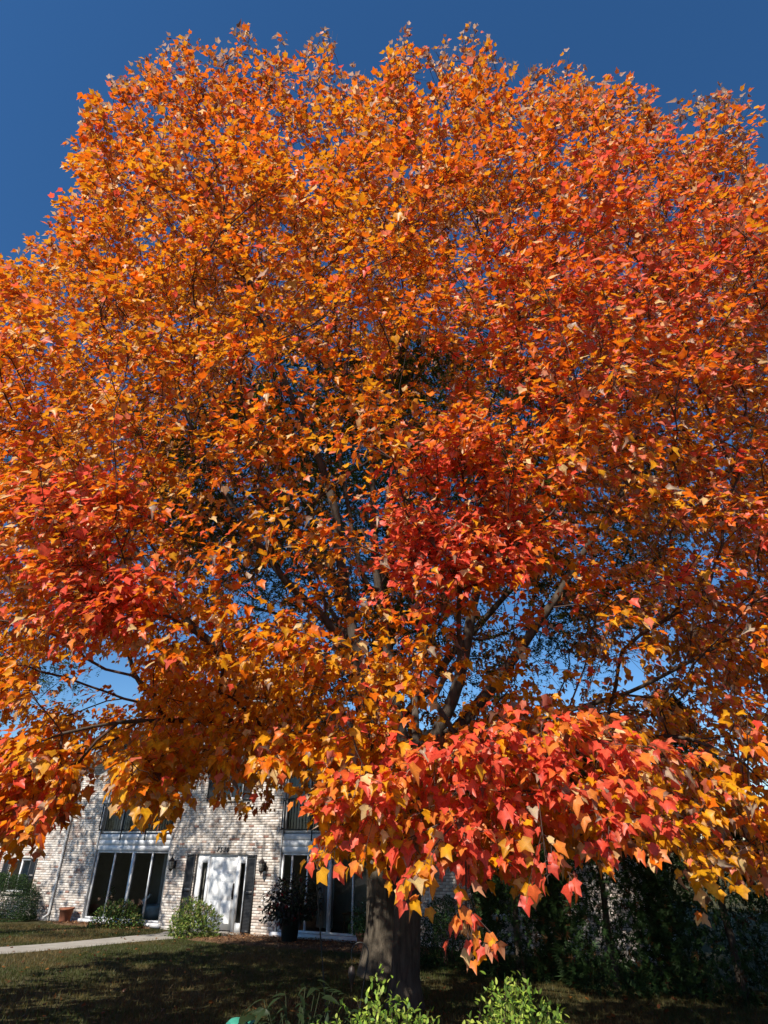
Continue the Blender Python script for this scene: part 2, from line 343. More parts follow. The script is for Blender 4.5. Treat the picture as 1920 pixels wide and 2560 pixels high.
for bi, (a, c) in enumerate(BAYS):
    mids = [a + .93, a + 1.85, a + 2.72] if bi == 0 else [a + .42, a + 1.0, a + 1.82, a + 2.62]
    glazing(a + .04, c - .04, .1, 2.18, .06, mids, 1 if bi == 0 else 2)
    glazing(a + .04, c - .04, 2.76, 5.04, .06, [a + .95, a + 1.85, a + 2.75], 1)
    MB().box(a - .12, c + .1, -.1, .1, -.02, .095).build('sill', M['white_paint'], HB)
    MB().box(a + .02, c - .02, .02, .14, 5.05, 5.33).build('header', M['siding'], HB)
    boards(a + .02, c - .02, 2.19, 2.74, 3, .02, M['white_paint'])
    MB().box(a, a + .035, -.015, .05, .1, 5.05).build('jamb_trim', M['aluminium'], HB); MB().box(c - .035, c, -.015, .05, .1, 5.05).build('jamb_trim', M['aluminium'], HB)
    # balcony railing on the front of the upper glazing
    b = MB(); b.box(a - .04, c + .04, -.1, -.075, 3.74, 3.77); b.box(a - .04, c + .04, -.1, -.075, 2.84, 2.865)
    for p in (a + .03, a + 1.18, a + 2.36, c - .03): b.box(p - .014, p + .014, -.105, -.07, 2.52 if a + .5 < p < c - .5 else 2.84, 3.745); b.box(p - .012, p + .012, -.08, .03, 3.70, 3.73); b.box(p - .012, p + .012, -.08, .03, 2.87, 2.9)
    rail = b.build('balcony_railing', M['black_metal'], HB)
    me = None
    for k in range(29):
        s = a + .12 + k * (c - a - .24) / 28
        if me is None: o = MB().box(-.007, .007, -.094, -.08, 2.86, 3.745).build('baluster', M['black_metal'], rail); me = o.data
        else: o = link('baluster', me, rail)
        o.location = (s, 0, 0)
    # the rooms behind the glass
    for (z0, z1) in ((.02, 2.3), (2.62, 5.06)):
        b = MB(); y0, y1 = .2, 3.6; x0, x1 = a - .4, c + .4
        b.add([[x0, y0, z0], [x1, y0, z0], [x1, y1, z0], [x0, y1, z0], [x0, y0, z1], [x1, y0, z1], [x1, y1, z1], [x0, y1, z1]],
              [[0, 1, 2, 3], [7, 6, 5, 4], [2, 6, 7, 3][::-1], [0, 3, 7, 4], [1, 5, 6, 2]]); b.build('room_shell', M['room'], HB)
curtain(-5.3, -4.5, 2.85, 4.98, .5); curtain(-4.3, -3.6, 2.85, 4.98, .45, .02); curtain(-2.6, -1.95, .2, 2.1, .6, .03)
curtain(3.9, 4.5, .2, 2.12, .5, .03); curtain(5.6, 6.1, .2, 2.12, .5); curtain(2.85, 3.2, 2.85, 5, .45)
# entrance
fr = MB()
for (x0, x1) in ((-.58, -.37 - .03), (-.16, -.065), (1.06, 1.19), (1.40, 1.45)): fr.box(x0, x1, .05, .13, 0.0, 2.07)
fr.box(-.58, 1.45, .045, .135, 2.071, 2.118); fr.box(-.40, -.16, .06, .12, 0, .24); fr.box(1.19, 1.40, .06, .12, 0, .24); fr.box(-.40, -.16, .06, .12, 1.87, 2.07); fr.box(1.19, 1.40, .06, .12, 1.87, 2.07)
DFR = fr.build('door_frame', M['white_paint'], HB)
pane(-.40, -.16, .24, 1.87, .09, DFR); pane(1.19, 1.40, .24, 1.87, .09, DFR)
MB().box(-.66, 1.52, .45, .5, 0, 2.12).build('vestibule_wall', M['room'], HB)
DOOR = MB().box(-.064, 1.059, .085, .125, .03, 2.066).build('door', M['door_white'], HB)
for (x0, x1) in ((.06, .44), (.55, .93)):
    for (z0, z1) in ((.2, .82), (.95, 1.55), (1.68, 1.95)):
        b = MB(); e = .035
        b.add([[x0, .084, z0], [x1, .084, z0], [x1, .084, z1], [x0, .084, z1], [x0 + e, .072, z0 + e], [x1 - e, .072, z0 + e], [x1 - e, .072, z1 - e], [x0 + e, .072, z1 - e]],
              [[4, 5, 6, 7], [0, 1, 5, 4], [1, 2, 6, 5], [2, 3, 7, 6], [3, 0, 4, 7]]); b.build('door_panel', M['door_white'], DOOR)
b = MB(); b.box(.955, 1.01, .06, .084, .86, 1.3); b.tube([[.98, .07, .92], [.98, .02, .94], [.98, .02, 1.1], [.98, .07, 1.13]], .012, 8); b.tube([[.98, .075, 1.22], [.98, .05, 1.22]], .024, 10)
b.build('door_handle', M['dark_bronze'], DOOR)
MB().box(-.62, 1.48, -.12, .2, -.08, -.005).build('threshold', M['concrete'], HB)
def shutter(s0, s1, z0, z1):
    b = MB(); y0, y1 = -.05, -.012; t = .045; zm = (z0 + z1) / 2
    b.box(s0, s0 + t, y0, y1, z0, z1); b.box(s1 - t, s1, y0, y1, z0, z1)
    for za, zb in ((z0, z0 + .08), (zm - .035, zm + .035), (z1 - .07, z1)): b.box(s0 + t, s1 - t, y0, y1, za, zb)
    o = b.build('shutter', M['shutter'], HB); l = MB(); zz = z0 + .09
    while zz < z1 - .1:
        if abs(zz - zm) > .06:
            l.add([[s0 + t, y0 + .006, zz], [s1 - t, y0 + .006, zz], [s1 - t, y1 - .004, zz + .034], [s0 + t, y1 - .004, zz + .034], [s0 + t, y0 + .012, zz - .004], [s1 - t, y0 + .012, zz - .004]], [[0, 1, 2, 3], [4, 5, 1, 0]])
        zz += .036
    tag(l.build('louvers', M['shutter'], o), kind='stuff')
shutter(-1.02, -.66, .0, 2.12); shutter(1.5, 1.86, 0, 2.12)
for (a, c, e, f) in OPEN[3:]:
    w_ = glazing(a + .02, c - .02, e + .02, f - .02, .05, [(a + c) / 2], 9)
    MB().box(a - .05, c + .05, -.06, .05, e - .07, e + .015).build('sill', M['concrete'], HB)
    sw = .36 if a > -2 and a < 2 else .35
    shutter(a - sw - .02, a - .02, e - .03, f); shutter(c + .02, c + sw + .02, e - .03, f)
    b = MB(); b.add([[a, .5, e], [c, .5, e], [c, .5, f], [a, .5, f]], [[0, 1, 2, 3]]); b.build('blind', M['curtain'], HB)
# house number, cut-out digits
for k, ch in enumerate('7530'):
    cu = bpy.data.curves.new('digit', 'FONT'); cu.body = ch; cu.size = .205; cu.extrude = .006; cu.shear = .28; cu.offset = .0015
    to = bpy.data.objects.new('tmp', cu); COL.objects.link(to); bpy.context.view_layer.update()
    me = bpy.data.meshes.new_from_object(to.evaluated_get(bpy.context.evaluated_depsgraph_get())); bpy.data.objects.remove(to)
    me.materials.clear(); me.materials.append(M['black_metal']); o = link('number_digit', me, HB); o.location = (.19 + k * .135, -.024, 2.19); o.rotation_euler = (R_(90), 0, 0)
# eaves, gable, roof
EV = 5.34
b = MB(); b.box(S0 - .3, S1 + .3, -.45, .3, EV, EV + .05); b.build('soffit', M['white_paint'], HB)
MB().box(S0 - .3, -6.05, -.5, -.451, EV - .02, EV + .2).build('fascia', M['white_paint'], HB); MB().box(6.9, S1 + .3, -.5, -.451, EV - .02, EV + .2).build('fascia', M['white_paint'], HB)
def gutter(s0, s1):
    prof = [(-.50, .2), (-.50, .1), (-.52, .08), (-.6, .08), (-.63, .12), (-.63, .2), (-.615, .2), (-.615, .13), (-.515, .13), (-.515, .2)]
    V = [[s, y, EV + z_] for s in (s0, s1) for y, z_ in prof]; n = len(prof); q_ = [[i, (i + 1) % n, n + (i + 1) % n, n + i] for i in range(n)]
    MB().add(V, q_).build('gutter', M['gutter'], HB)
gutter(S0 - .3, -6.1); gutter(6.95, S1 + .3)
GA, GB, GX = -6.0, 6.85, .42; GH = 2.5
b = MB(); V = [[S0 - .3, -.52, EV + .2], [S1 + .3, -.52, EV + .2], [S1 + .3, 5.5, EV + 1.2], [S0 - .3, 5.5, EV + 1.2], [S1 + .3, 11.5, EV + .2], [S0 - .3, 11.5, EV + .2]]
b.add(V, [[0, 1, 2, 3], [3, 2, 4, 5]]); b.add([[S0 - .3, -.52, EV + .2], [S0 - .3, 5.5, EV + 1.2], [S0 - .3, 11.5, EV + .2]], T=[[0, 1, 2]]); b.build('roof', M['shingle'], HB)
b = MB(); V = [[S0, .18, -.4], [S0, 11, -.4], [S0, 11, EV], [S0, .18, EV], [S1, .18, -.4], [S1, 11, -.4], [S1, 11, EV], [S1, .18, EV]]; b.add(V, [[0, 3, 2, 1], [4, 5, 6, 7], [1, 2, 6, 5]]); b.build('end_wall', M['mortar'], HB)
nb_ = 13; hb = GH / nb_
for i in range(nb_):
    za, zb = EV + .06 + i * hb, EV + .06 + (i + 1) * hb - .006; f = 1 - i / nb_; f2 = 1 - (i + 1) / nb_
    xa0, xa1, xb0, xb1 = GX + (GA - GX) * f, GX + (GB - GX) * f, GX + (GA - GX) * f2, GX + (GB - GX) * f2; y = -.06
    MB().add([[xa0, y, za], [xa1, y, za], [xb1, y + .02, zb], [xb0, y + .02, zb], [xa0, y + .04, za], [xa1, y + .04, za]], [[0, 1, 2, 3], [0, 4, 5, 1]]).build('gable_board', M['siding'], HB)
for (x0, x1) in ((GA, GX), (GX, GB)):
    z0 = EV + .02 if x0 == GA else EV + GH + .1; z1 = EV + GH + .1 if x0 == GA else EV + .02
    def slab(yA, yB, dz0, dz1, nm, mm, ext=0.):
        e = .35; sx = -e if x0 == GA else 0; ex = e if x1 == GB else 0; sl = (z1 - z0) / (x1 - x0)
        xs_, zs_ = (x0 + sx, z0 + sl * sx), (x1 + ex, z1 + sl * ex)
        V = [[xs_[0], yA, xs_[1] + dz0], [zs_[0], yA, zs_[1] + dz0], [zs_[0], yA, zs_[1] + dz1], [xs_[0], yA, xs_[1] + dz1]]; V += [[v[0], yB, v[2]] for v in V]
        MB().add(V, [[0, 1, 2, 3], [7, 6, 5, 4], [3, 2, 6, 7], [0, 4, 5, 1], [0, 3, 7, 4], [1, 5, 6, 2]]).build(nm, mm, HB)
    slab(-.5, -.455, -.06, .18, 'rake_board', M['white_paint']); slab(-.54, 9., .182, .21, 'roof', M['shingle']); slab(-.454, -.02, -.03, .02, 'soffit', M['white_paint'])
for s in (-7.02, 7.92):
    b = MB(); b.tube([[s, -.55, EV + .08], [s, -.5, EV - .08], [s, -.09, EV - .35], [s, -.06, EV - .5], [s, -.06, .22], [s, -.09, .14], [s, -.28, .06]], .045, 8)
    for zz in (1., 2.6, 4.2): b.box(s - .06, s + .06, -.09, -.002, zz, zz + .025)
    b.build('downspout', M['gutter'], HB)

# wall lanterns beside the door
def lantern(s, label):
    p = fac(s, .2, 1.8); L_ = empty('wall_lantern', p, label, 'lantern', 'lanterns flanking the front door', -TH)
    b = MB(); b.box(-.045, .045, .17, .195, -.12, .12); b.tube([[0, .18, -.02], [0, .09, -.1], [0, .02, -.16], [0, 0, -.14]], .011, 8); b.tube([[0, .18, .05], [0, .1, .1], [0, .06, .06]], .009, 6); b.build('bracket', M['black_metal'], L_)
    b = MB(); b.lathe([(.004, .26), (.03, .22), (.035, .2), (.06, .18), (.1, .13), (.112, .12), (.112, .108), (.09, .105), (0, .105)], 12); b.build('cap', M['dark_bronze'], L_)
    th = np.linspace(0, 2 * math.pi, 14); MB().tube(np.stack([.028 * np.cos(th), 0 * th, .292 + .034 * np.sin(th)], -1), .006, 6, cap=False).build('ring', M['black_metal'], L_)
    b = MB()
    for k in range(8):
        a = k * math.pi / 4; ca, sa = math.cos(a), math.sin(a); b.tube([[.092 * ca, .092 * sa, .106], [.072 * ca, .072 * sa, -.12]], .005, 5)
    for zz, rr in ((.10, .093), (.03, .087), (-.045, .08), (-.118, .074)):
        t_ = np.linspace(0, 2 * math.pi, 17); b.tube(np.stack([rr * np.cos(t_), rr * np.sin(t_), 0 * t_ + zz], -1), .005, 5, cap=False)
    b.build('cage', M['black_metal'], L_)
    MB().lathe([(.085, .1), (.066, -.115), (0, -.116)], 16).build('glass', M['lamp_glass'], L_, smooth=True)
    MB().lathe([(.08, -.116), (.078, -.13), (.045, -.16), (.02, -.185), (.026, -.2), (.012, -.225), (0, -.245)], 12).build('base_finial', M['dark_bronze'], L_)
lantern(-1.52, 'black cage lantern on the brick between the door and the tall four-pane bay'); lantern(2.2, 'black cage lantern on the brick beside the big potted red-flowering plant')

# ------------------------------------------------------------------ trees: skeleton by nearest-branch growth, pipe-model radii
class Skel:
    def __init__(s): s.P = []; s.par = []; s.D = []; s.L = []; s.r0 = []
    def node(s, p, par, r=0.):
        p = np.asarray(p, float); s.P.append(p); s.par.append(par)
        if par < 0: s.D.append(np.array([0, 0, 1.])); s.L.append(0.)
        else:
            d = p - s.P[par]; l = np.linalg.norm(d); s.D.append(d / (l + 1e-9)); s.L.append(s.L[par] + l)
        s.r0.append(r); return len(s.P) - 1
    def limb(s, pts, par, r0, r1, step=.3, wob=.06):
        pts = np.asarray(pts, float)
        if par >= 0: pts = np.vstack([s.P[par], pts])
        d = np.concatenate([[0], np.cumsum(np.linalg.norm(np.diff(pts, axis=0), axis=1))]); n = max(2, int(d[-1] / step))
        t = np.linspace(0, d[-1], n + 1)
        # smooth the polyline
        Q = np.stack([np.interp(t, d, pts[:, k]) for k in range(3)], -1)
        for _ in range(2): Q[1:-1] = .25 * Q[:-2] + .5 * Q[1:-1] + .25 * Q[2:]
        Q[1:] += (np.stack([vnoise(Q[1:], .9, k) for k in range(3)], -1) - .5) * wob * 2
        ids = [par] if par >= 0 else []
        for k in range(0 if par < 0 else 1, n + 1):
            ids.append(s.node(Q[k], ids[-1] if ids else -1, r0 + (r1 - r0) * (k / n) ** .8))
        return ids
    def grow(s, tips, step=.28, pen=.7, pathw=.18, lift=.12):
        out = []; PA = np.zeros((len(s.P) + len(tips) * 14, 3)); DA = np.zeros_like(PA); LA = np.zeros(len(PA)); n = len(s.P)
        PA[:n] = s.P; DA[:n] = s.D; LA[:n] = s.L
        d0 = np.array([np.min(np.sum((PA[:n] - t) ** 2, 1)) for t in tips])
        for k in np.argsort(d0):
            t = tips[k]; n = len(s.P); v = t - PA[:n]; d = np.linalg.norm(v, axis=1) + 1e-6; cosa = np.sum(v * DA[:n], 1) / d
            cost = d * (1 + pen * (1 - cosa)) + pathw * LA[:n]; p = int(np.argmin(cost)); dd = d[p]; m = max(1, int(round(dd / step)))
            a, da = PA[p], DA[p]; vv = v[p] / dd; prev = p
            c1 = a + (da * .5 + vv * .5) * dd * .35; c2 = t - (vv + np.array([0, 0, lift])) * dd * .3
            for j in range(1, m + 1):
                u = j / m; q = (1 - u) ** 3 * a + 3 * (1 - u) ** 2 * u * c1 + 3 * (1 - u) * u * u * c2 + u ** 3 * t
                if j < m: q = q + (rng.random(3) - .5) * .05
                i = s.node(q, prev); PA[i] = q; DA[i] = s.D[i]; LA[i] = s.L[i]; prev = i
            out.append((k, prev))
        return out
    def radii(s, tip=.0042, ex=2.35):
        n = len(s.P); acc = np.zeros(n); par = np.array(s.par)
        for i in range(n - 1, -1, -1):
            if acc[i] == 0: acc[i] = tip ** ex
            if par[i] >= 0: acc[par[i]] += acc[i]
        s.R = np.maximum(acc ** (1 / ex), np.array(s.r0)); return s.R
    def chains(s):
        n = len(s.P); kids = [[] for _ in range(n)]
        for i, p in enumerate(s.par):
            if p >= 0: kids[p].append(i)
        ch = []; stack = [(0, -1)]
        while stack:
            i, p = stack.pop(); c = [p] if p >= 0 else []
            while True:
                c.append(i)
                if not kids[i]: break
                ks = sorted(kids[i], key=lambda k: -s.R[k] - (s.D[k] @ s.D[i]) * .02)
                for k in ks[1:]: stack.append((k, i))
                i = ks[0]
            ch.append(c)
        return ch
    def build(s, parent, bark_m, twig_m, thick=.03):
        P = np.array(s.P); tw = MB(); nl = 0
        for c in s.chains():
            pts = P[c]; r = s.R[c].copy()
            if s.par[c[0]] >= -1 and c[0] != 0 and len(r) > 1: r[0] = r[1]
            if len(c) < 2: continue
            if r[0] > thick or c[0] == 0:
                nn = 18 if r[0] > .12 else 9
                MB().tube(pts, r, nn).build('trunk' if c[0] == 0 else 'limb', bark_m, parent, smooth=True); nl += 1
            else: tw.tube(pts, r, 5 if r[0] > .012 else 3, cap=False)
        if tw.n: tag(tw.build('twigs', twig_m, parent, smooth=True), kind='stuff')
        return nl

# maple leaf: five shallow lobes, pointed tip; x across, y along, fold and curl applied per leaf
LT = np.array([[0, .02], [.22, -.05], [.33, .14], [.50, .50], [.26, .57], [.17, .77], [0, 1.08], [-.17, .77], [-.26, .57], [-.50, .50], [-.33, .14], [-.22, -.05], [0, .40]])
FT = np.array([[0, .02], [.3, .0], [.5, .5], [.2, .66], [0, 1.08], [-.2, .66], [-.5, .5], [-.3, .0]]); FF_ = np.array([[0, 1, 2], [0, 2, 3], [0, 3, 4], [0, 4, 5], [0, 5, 6], [0, 6, 7]])
LF = np.array([[12, k, (k + 1) % 12] for k in range(12)])
KT = np.array([[0, 0], [.44, .2], [.3, .62], [0, 1.05], [-.42, .4]]); KF = np.array([[0, 1, 2], [0, 2, 3], [0, 3, 4]])
OT = np.array([[0, 0], [.2, .22], [.26, .5], [.15, .8], [0, 1.], [-.15, .8], [-.26, .5], [-.2, .22], [0, .5]]); OF = np.array([[8, k, (k + 1) % 8] for k in range(8)])
DT = np.array([[0, 0], [.28, .45], [0, 1.], [-.28, .45]]); DF = np.array([[0, 1, 2], [0, 2, 3]])
def leaf_geo(B, T, N, size, fold, curl, tmpl=LT, asym=None):
    N = nrm(N - T * np.sum(N * T, -1, keepdims=True)); S = np.cross(T, N)
    x = tmpl[None, :, 0] * rng.uniform(.82, 1.1, (len(B), 1)); y = tmpl[None, :, 1] * np.ones((len(B), 1))
    z = fold[:, None] * np.abs(x) - curl[:, None] * y * y
    if asym is not None: z = z + asym[:, None] * x * y
    if tmpl is LT: z = z + rng.uniform(-.07, .07, z.shape)                   # wavy blade
    return B[:, None] + size[:, None, None] * (x[..., None] * S[:, None] + y[..., None] * T[:, None] + z[..., None] * N[:, None])
def leaf_mesh(name, V, F, col, m, parent, jitter=.06):
    n, k = V.shape[:2]; FF = (F[None] + (np.arange(n) * k)[:, None, None]).reshape(-1, 3)
    c = np.repeat(col[:, None], k, 1) * (1 + rng.uniform(-jitter, jitter, (n, k, 1)))
    return tag(mesh_np(name, V.reshape(-1, 3), FF, m, parent, c.reshape(-1, 3)), kind='stuff')

# ---- the maple
TB = np.array([.32, 10.96]); mz = float(G(*TB))
maple = empty('maple_tree', (0, 0, 0), 'tall spreading maple ablaze with orange and coral red autumn leaves', 'tree')
sk = Skel(); tz = at(1015, 2500, 10.96)
tr = sk.limb([(TB[0] - .01, TB[1], mz - .12), (TB[0], TB[1], mz + .12), (TB[0] + .01, TB[1], mz + .5), at(1018, 2350, 10.95), at(1020, 2200, 10.95), at(1030, 2050, 10.9), at(1037, 1960, 10.9)], -1, .225, .2, .25, .012)
sk.r0[0] = .33; sk.r0[1] = .27
iL = tr[int(len(tr) * .52)]; iM = tr[-1]; iF = tr[-3]
def A(*p): return [at(*q) for q in p]
L4 = sk.limb(A((975, 2170, 10.8), (945, 2050, 10.65), (925, 1900, 10.6), (898, 1700, 10.5), (868, 1500, 10.3), (838, 1290, 10), (795, 1127, 9.7), (711, 948, 9.2), (640, 760, 8.7), (590, 560, 8.2)), iL, .14, .035)
i4 = L4[len(L4) // 3]
sk.limb(A((880, 1650, 10.4), (831, 1560, 10.2), (745, 1493, 9.8), (687, 1430, 9.5), (620, 1320, 9.2), (560, 1240, 9), (480, 1080, 8.5), (420, 900, 8)), L4[len(L4) // 4], .095, .02)
sk.limb(A((860, 1900, 10.3), (700, 1740, 9.8), (510, 1598, 9.2), (420, 1480, 8.9), (337, 1383, 8.6), (304, 1311, 8.5), (200, 1210, 8.2), (60, 1080, 7.9)), L4[4], .09, .02)
sk.limb(A((800, 1850, 9.2), (600, 1800, 7.9), (350, 1790, 7), (150, 1830, 6.4)), L4[5], .06, .012)
L1 = sk.limb(A((1070, 1880, 10.8), (1130, 1760, 10.6), (1165, 1660, 10.4), (1180, 1560, 10.3), (1200, 1400, 10.2), (1230, 1200, 10), (1260, 1000, 9.6), (1300, 800, 9)), iM, .13, .03)
sk.limb(A((1120, 1850, 10.9), (1220, 1740, 10.8), (1300, 1620, 10.7), (1390, 1500, 10.5), (1460, 1380, 10.2), (1560, 1230, 9.6), (1650, 1050, 9)), iM, .13, .03)
L3 = sk.limb(A((1010, 1850, 11), (975, 1700, 11.1), (950, 1500, 11), (945, 1380, 10.8), (933, 1213, 10.6), (940, 1100, 10.4), (990, 900, 9.8), (1050, 700, 9)), iM, .12, .03)
sk.limb(A((925, 1500, 10.7), (880, 1330, 10.4), (850, 1180, 10.1), (860, 980, 9.5), (880, 760, 8.8)), L3[len(L3) // 3], .06, .02)
sk.limb(A((1250, 1830, 10.2), (1450, 1770, 9.5), (1650, 1690, 8.8), (1850, 1580, 8.2)), L1[3], .05, .012)
sk.limb(A((1045, 1960, 9.8), (1060, 1900, 8.5), (1100, 1860, 7.2), (1150, 1880, 6.4), (1180, 1930, 5.8)), iF, .07, .012)
sk.limb(A((1300, 1900, 9.6), (1500, 1850, 8.2), (1700, 1830, 7.2), (1850, 1900, 6.6)), tr[-2], .06, .012)
sk.limb([at(1040, 1700, 12), at(1100, 1500, 13), at(1200, 1300, 14.)], iM, .1, .02); sk.limb([at(880, 1600, 12), at(700, 1350, 13.5)], i4, .09, .02)
# where twigs end: a boxy crown, fuller towards its outside
CC = np.array([.3, 10.6, 8.9]); CR = np.array([8.8, 6.7, 8.4])
top_u = [-600, 0, 60, 116, 197, 222, 260, 330, 382, 463, 613, 700, 833, 880, 930, 1018, 1110, 1180, 1270, 1340, 1405, 1500, 1614, 1640, 1735, 1850, 1885, 1920, 2300]
top_v = [1150, 640, 590, 570, 500, 290, 250, 215, 180, 130, 125, 140, 125, 215, 190, 130, 165, 120, 195, 230, 175, 240, 240, 345, 280, 250, 400, 475, 800]
bot_u = [-600, 0, 100, 180, 225, 300, 335, 365, 430, 470, 560, 660, 740, 790, 815, 850, 960, 1060, 1150, 1280, 1400, 1500, 1610, 1690, 1760, 1880, 1920, 2400]
bot_v = [2150, 2085, 2080, 2010, 1900, 1875, 1950, 2025, 2010, 1950, 1945, 1965, 1920, 1950, 2060, 2120, 2155, 2140, 2165, 2165, 2150, 2110, 2110, 2080, 2200, 2255, 2260, 2300]
HOLES = [(235, 1700, 150, 75, .03), (40, 1830, 75, 45, .03), (1470, 1690, 120, 60, .12), (1360, 1640, 70, 60, .2), (1600, 1680, 80, 45, .3), (905, 1300, 70, 190, .3), (830, 1230, 60, 150, .3), (1150, 1690, 70, 90, .15), (1330, 1560, 110, 90, .25),
         (720, 1480, 90, 70, .3), (560, 1400, 70, 60, .35), (1065, 1720, 50, 60, .2), (1185, 1240, 60, 90, .3), (690, 940, 60, 60, .4), (330, 1400, 60, 70, .4), (780, 1010, 60, 60, .5), (1700, 1380, 100, 60, .55), (1240, 1400, 80, 50, .5)]
tips = np.zeros((0, 3)); NT = 8200; cell = {}
def ok_spacing(p, d):
    k = tuple(np.floor(p / d).astype(int))
    for a in (-1, 0, 1):
        for b in (-1, 0, 1):
            for c_ in (-1, 0, 1):
                for q in cell.get((k[0] + a, k[1] + b, k[2] + c_), ()):
                    if np.sum((q - p) ** 2) < d * d: return False
    cell.setdefault(k, []).append(p); return True
keep = []
for _ in range(90):
    if len(keep) >= NT: break
    Q = CC + (rng.random((9000, 3)) * 2 - 1) * CR * 1.06
    e = np.sum(np.abs((Q - CC) / CR) ** 3, 1) ** (1 / 3)
    lump = (vnoise(Q, 1.5, 5) - .5) * .22
    pr = np.clip((e - .42) / .35, .05, 1) * (e + lump < 1.0)
    u, v, dep = proj(Q)
    inf = (u > -120) & (u < 2040) & (v > -100) & (v < 2600)
    pr = pr * np.where(inf, 1., np.where(Q[:, 0] < 0, .85, .3)) * np.where(Q[:, 1] > 11.5, .75, 1.)
    mg = 170 / dep                                            # half a spray, as seen
    tv = np.interp(u, top_u, top_v) + 90 * (vnoise(np.stack([u / 55, 0 * u, 0 * u], -1), 1., 12) - .42); bv = np.interp(u, bot_u, bot_v)
    pr = pr * (v > tv + mg * 1.3) * np.where(Q[:, 1] < 16, v < bv - mg * .4, 1)
    pr = pr * (Q[:, 2] > 1.9 + .12 * np.maximum(0, Q[:, 1] - 6.5)) * (Q[:, 1] > 3.7 + .35 * vnoise(Q, 1.2, 9) + 1.1 * np.clip((6.5 - Q[:, 2]) / 3, 0, 1))
    for (hu, hv, ru, rv, pk) in HOLES:
        d = ((u - hu) / (ru + mg * .5)) ** 2 + ((v - hv) / (rv + mg * .5)) ** 2; pr = pr * np.where(d < 1, pk, 1)
    gap = vnoise(Q, .85, 2); pr = pr * np.clip((gap - .3) / .16, .03, 1)
    # the underside of the crown around the trunk is open
    under = (Q[:, 2] < 6.2) & (np.hypot(Q[:, 0] - .3, (Q[:, 1] - 10.9) * 1.1) < 4.0); pr = pr * np.where(under, .12, 1)
    for p in Q[rng.random(len(Q)) < pr * .5]:
        if ok_spacing(p, .22): keep.append(p)
tips = np.array(keep[:NT])
# the low bough hanging in front of the trunk and the long dangling shoot
low = []
for _ in range(2600):
    u = rng.uniform(810, 1640); v = rng.uniform(1800, 2155); y = rng.uniform(5.0, 7.2)
    if v < np.interp(u, bot_u, bot_v) - 30 and v > 1830 + 50 * math.sin(u / 130): low.append(at(u, v, y))
low = np.array([p for p in low if ok_spacing(p, .24)])[:150]
dang = np.array(A((1165, 2170, 5.2), (1130, 2225, 5.2), (1165, 2265, 5.2), (1150, 2310, 5.25), (1180, 2350, 5.2), (1240, 2345, 5.15), (1160, 2100, 5.2)))
lsp = []
for _ in range(900):
    u = rng.uniform(-60, 440); v = rng.uniform(1880, 2080); y = rng.uniform(6., 7.6)
    if v < np.interp(u, bot_u, bot_v) - 24: lsp.append(at(u, v, y))
lsp = np.array([p for p in lsp if ok_spacing(p, .24)])[:120]
for (ua, ub, va, vb, ya, yb, nn) in ((980, 1340, 1290, 1450, 4.9, 5.6, 60), (40, 370, 1220, 1330, 4.9, 5.7, 40), (120, 380, 1400, 1570, 4.9, 5.7, 40), (1040, 1420, 1080, 1230, 5., 5.8, 45), (1400, 1900, 640, 1150, 4.6, 5.4, 60)):
    c_n = 0
    for _ in range(400):                                      # long horizontal sprays at the front of the crown
        p = at(rng.uniform(ua, ub), rng.uniform(va, vb), rng.uniform(ya, yb))
        if c_n < nn and ok_spacing(p, .17): lsp = np.vstack([lsp, p]); c_n += 1
shoots = []
for k in range(170):                                           # leggy shoots above the crown outline
    u = rng.uniform(180, 1880); v = np.interp(u, top_u, top_v) + rng.uniform(-35, 40); shoots.append(at(u, v, rng.uniform(4.6, 5.6)))
mid_ = []
for _ in range(1500):                                       # boughs hanging before the gable
    p = at(rng.uniform(380, 800), rng.uniform(1640, 1900), rng.uniform(6.5, 9.5))
    if ok_spacing(p, .24): mid_.append(p)
lsp = np.vstack([lsp, mid_[:130]])
tips = np.vstack([tips, low, lsp, dang, np.array(shoots)]); nS = len(shoots); isdang = np.zeros(len(tips), bool); isdang[-nS - 7:-nS] = True
isshoot = np.zeros(len(tips), bool); isshoot[-nS:] = True
ends = sk.grow(tips); sk.radii(); 
nid = np.zeros(len(tips), int)
for k, i in ends: nid[k] = i
tdir = np.array(sk.D)[nid]
sk.build(maple, M['maple_bark'], M['twig_bark'])
# leaves along 4 to 6 shoots per twig end
outw = nrm((tips - CC) / CR * np.array([1, 1, .7]))
LPC = rng.integers(26, 44, len(tips)); LPC[isshoot] = rng.integers(5, 14, nS); LPC[isdang] = rng.integers(5, 9, 7)
nsh = 5; sh_dir = nrm(tdir[:, None] * .55 + outw[:, None] * .35 + np.array([0, 0, .12]) + (rng.random((len(tips), nsh, 3)) - .5) * 1.9)
sh_dir[:, 0] = nrm(tdir + outw * .3); sh_dir[isshoot] = nrm(sh_dir[isshoot] * .45 + np.array([0, 0, 1.]))
sh_dir[isdang] = nrm(sh_dir[isdang] * .5 + np.array([0, 0, -.6]))
sh_len = rng.uniform(.22, .46, (len(tips), nsh)); sh_len[isshoot] = rng.uniform(.15, .45, (nS, nsh)); sh_len[isdang] *= .55
tw = MB(); start = tips[:, None] - tdir[:, None] * rng.uniform(0, .25, (len(tips), nsh, 1))
end = start + sh_dir * sh_len[..., None]; a_ = nrm(np.cross(sh_dir, np.array([.3, .2, .9]))); b_ = np.cross(sh_dir, a_)
V = np.stack([start - .003 * a_, start + .003 * a_, end + .0013 * a_, end - .0013 * a_], 2).reshape(-1, 3); nsg = len(V) // 4
tag(mesh_np('shoots', V, np.arange(nsg * 4).reshape(-1, 4), M['twig_bark'], maple), kind='stuff')
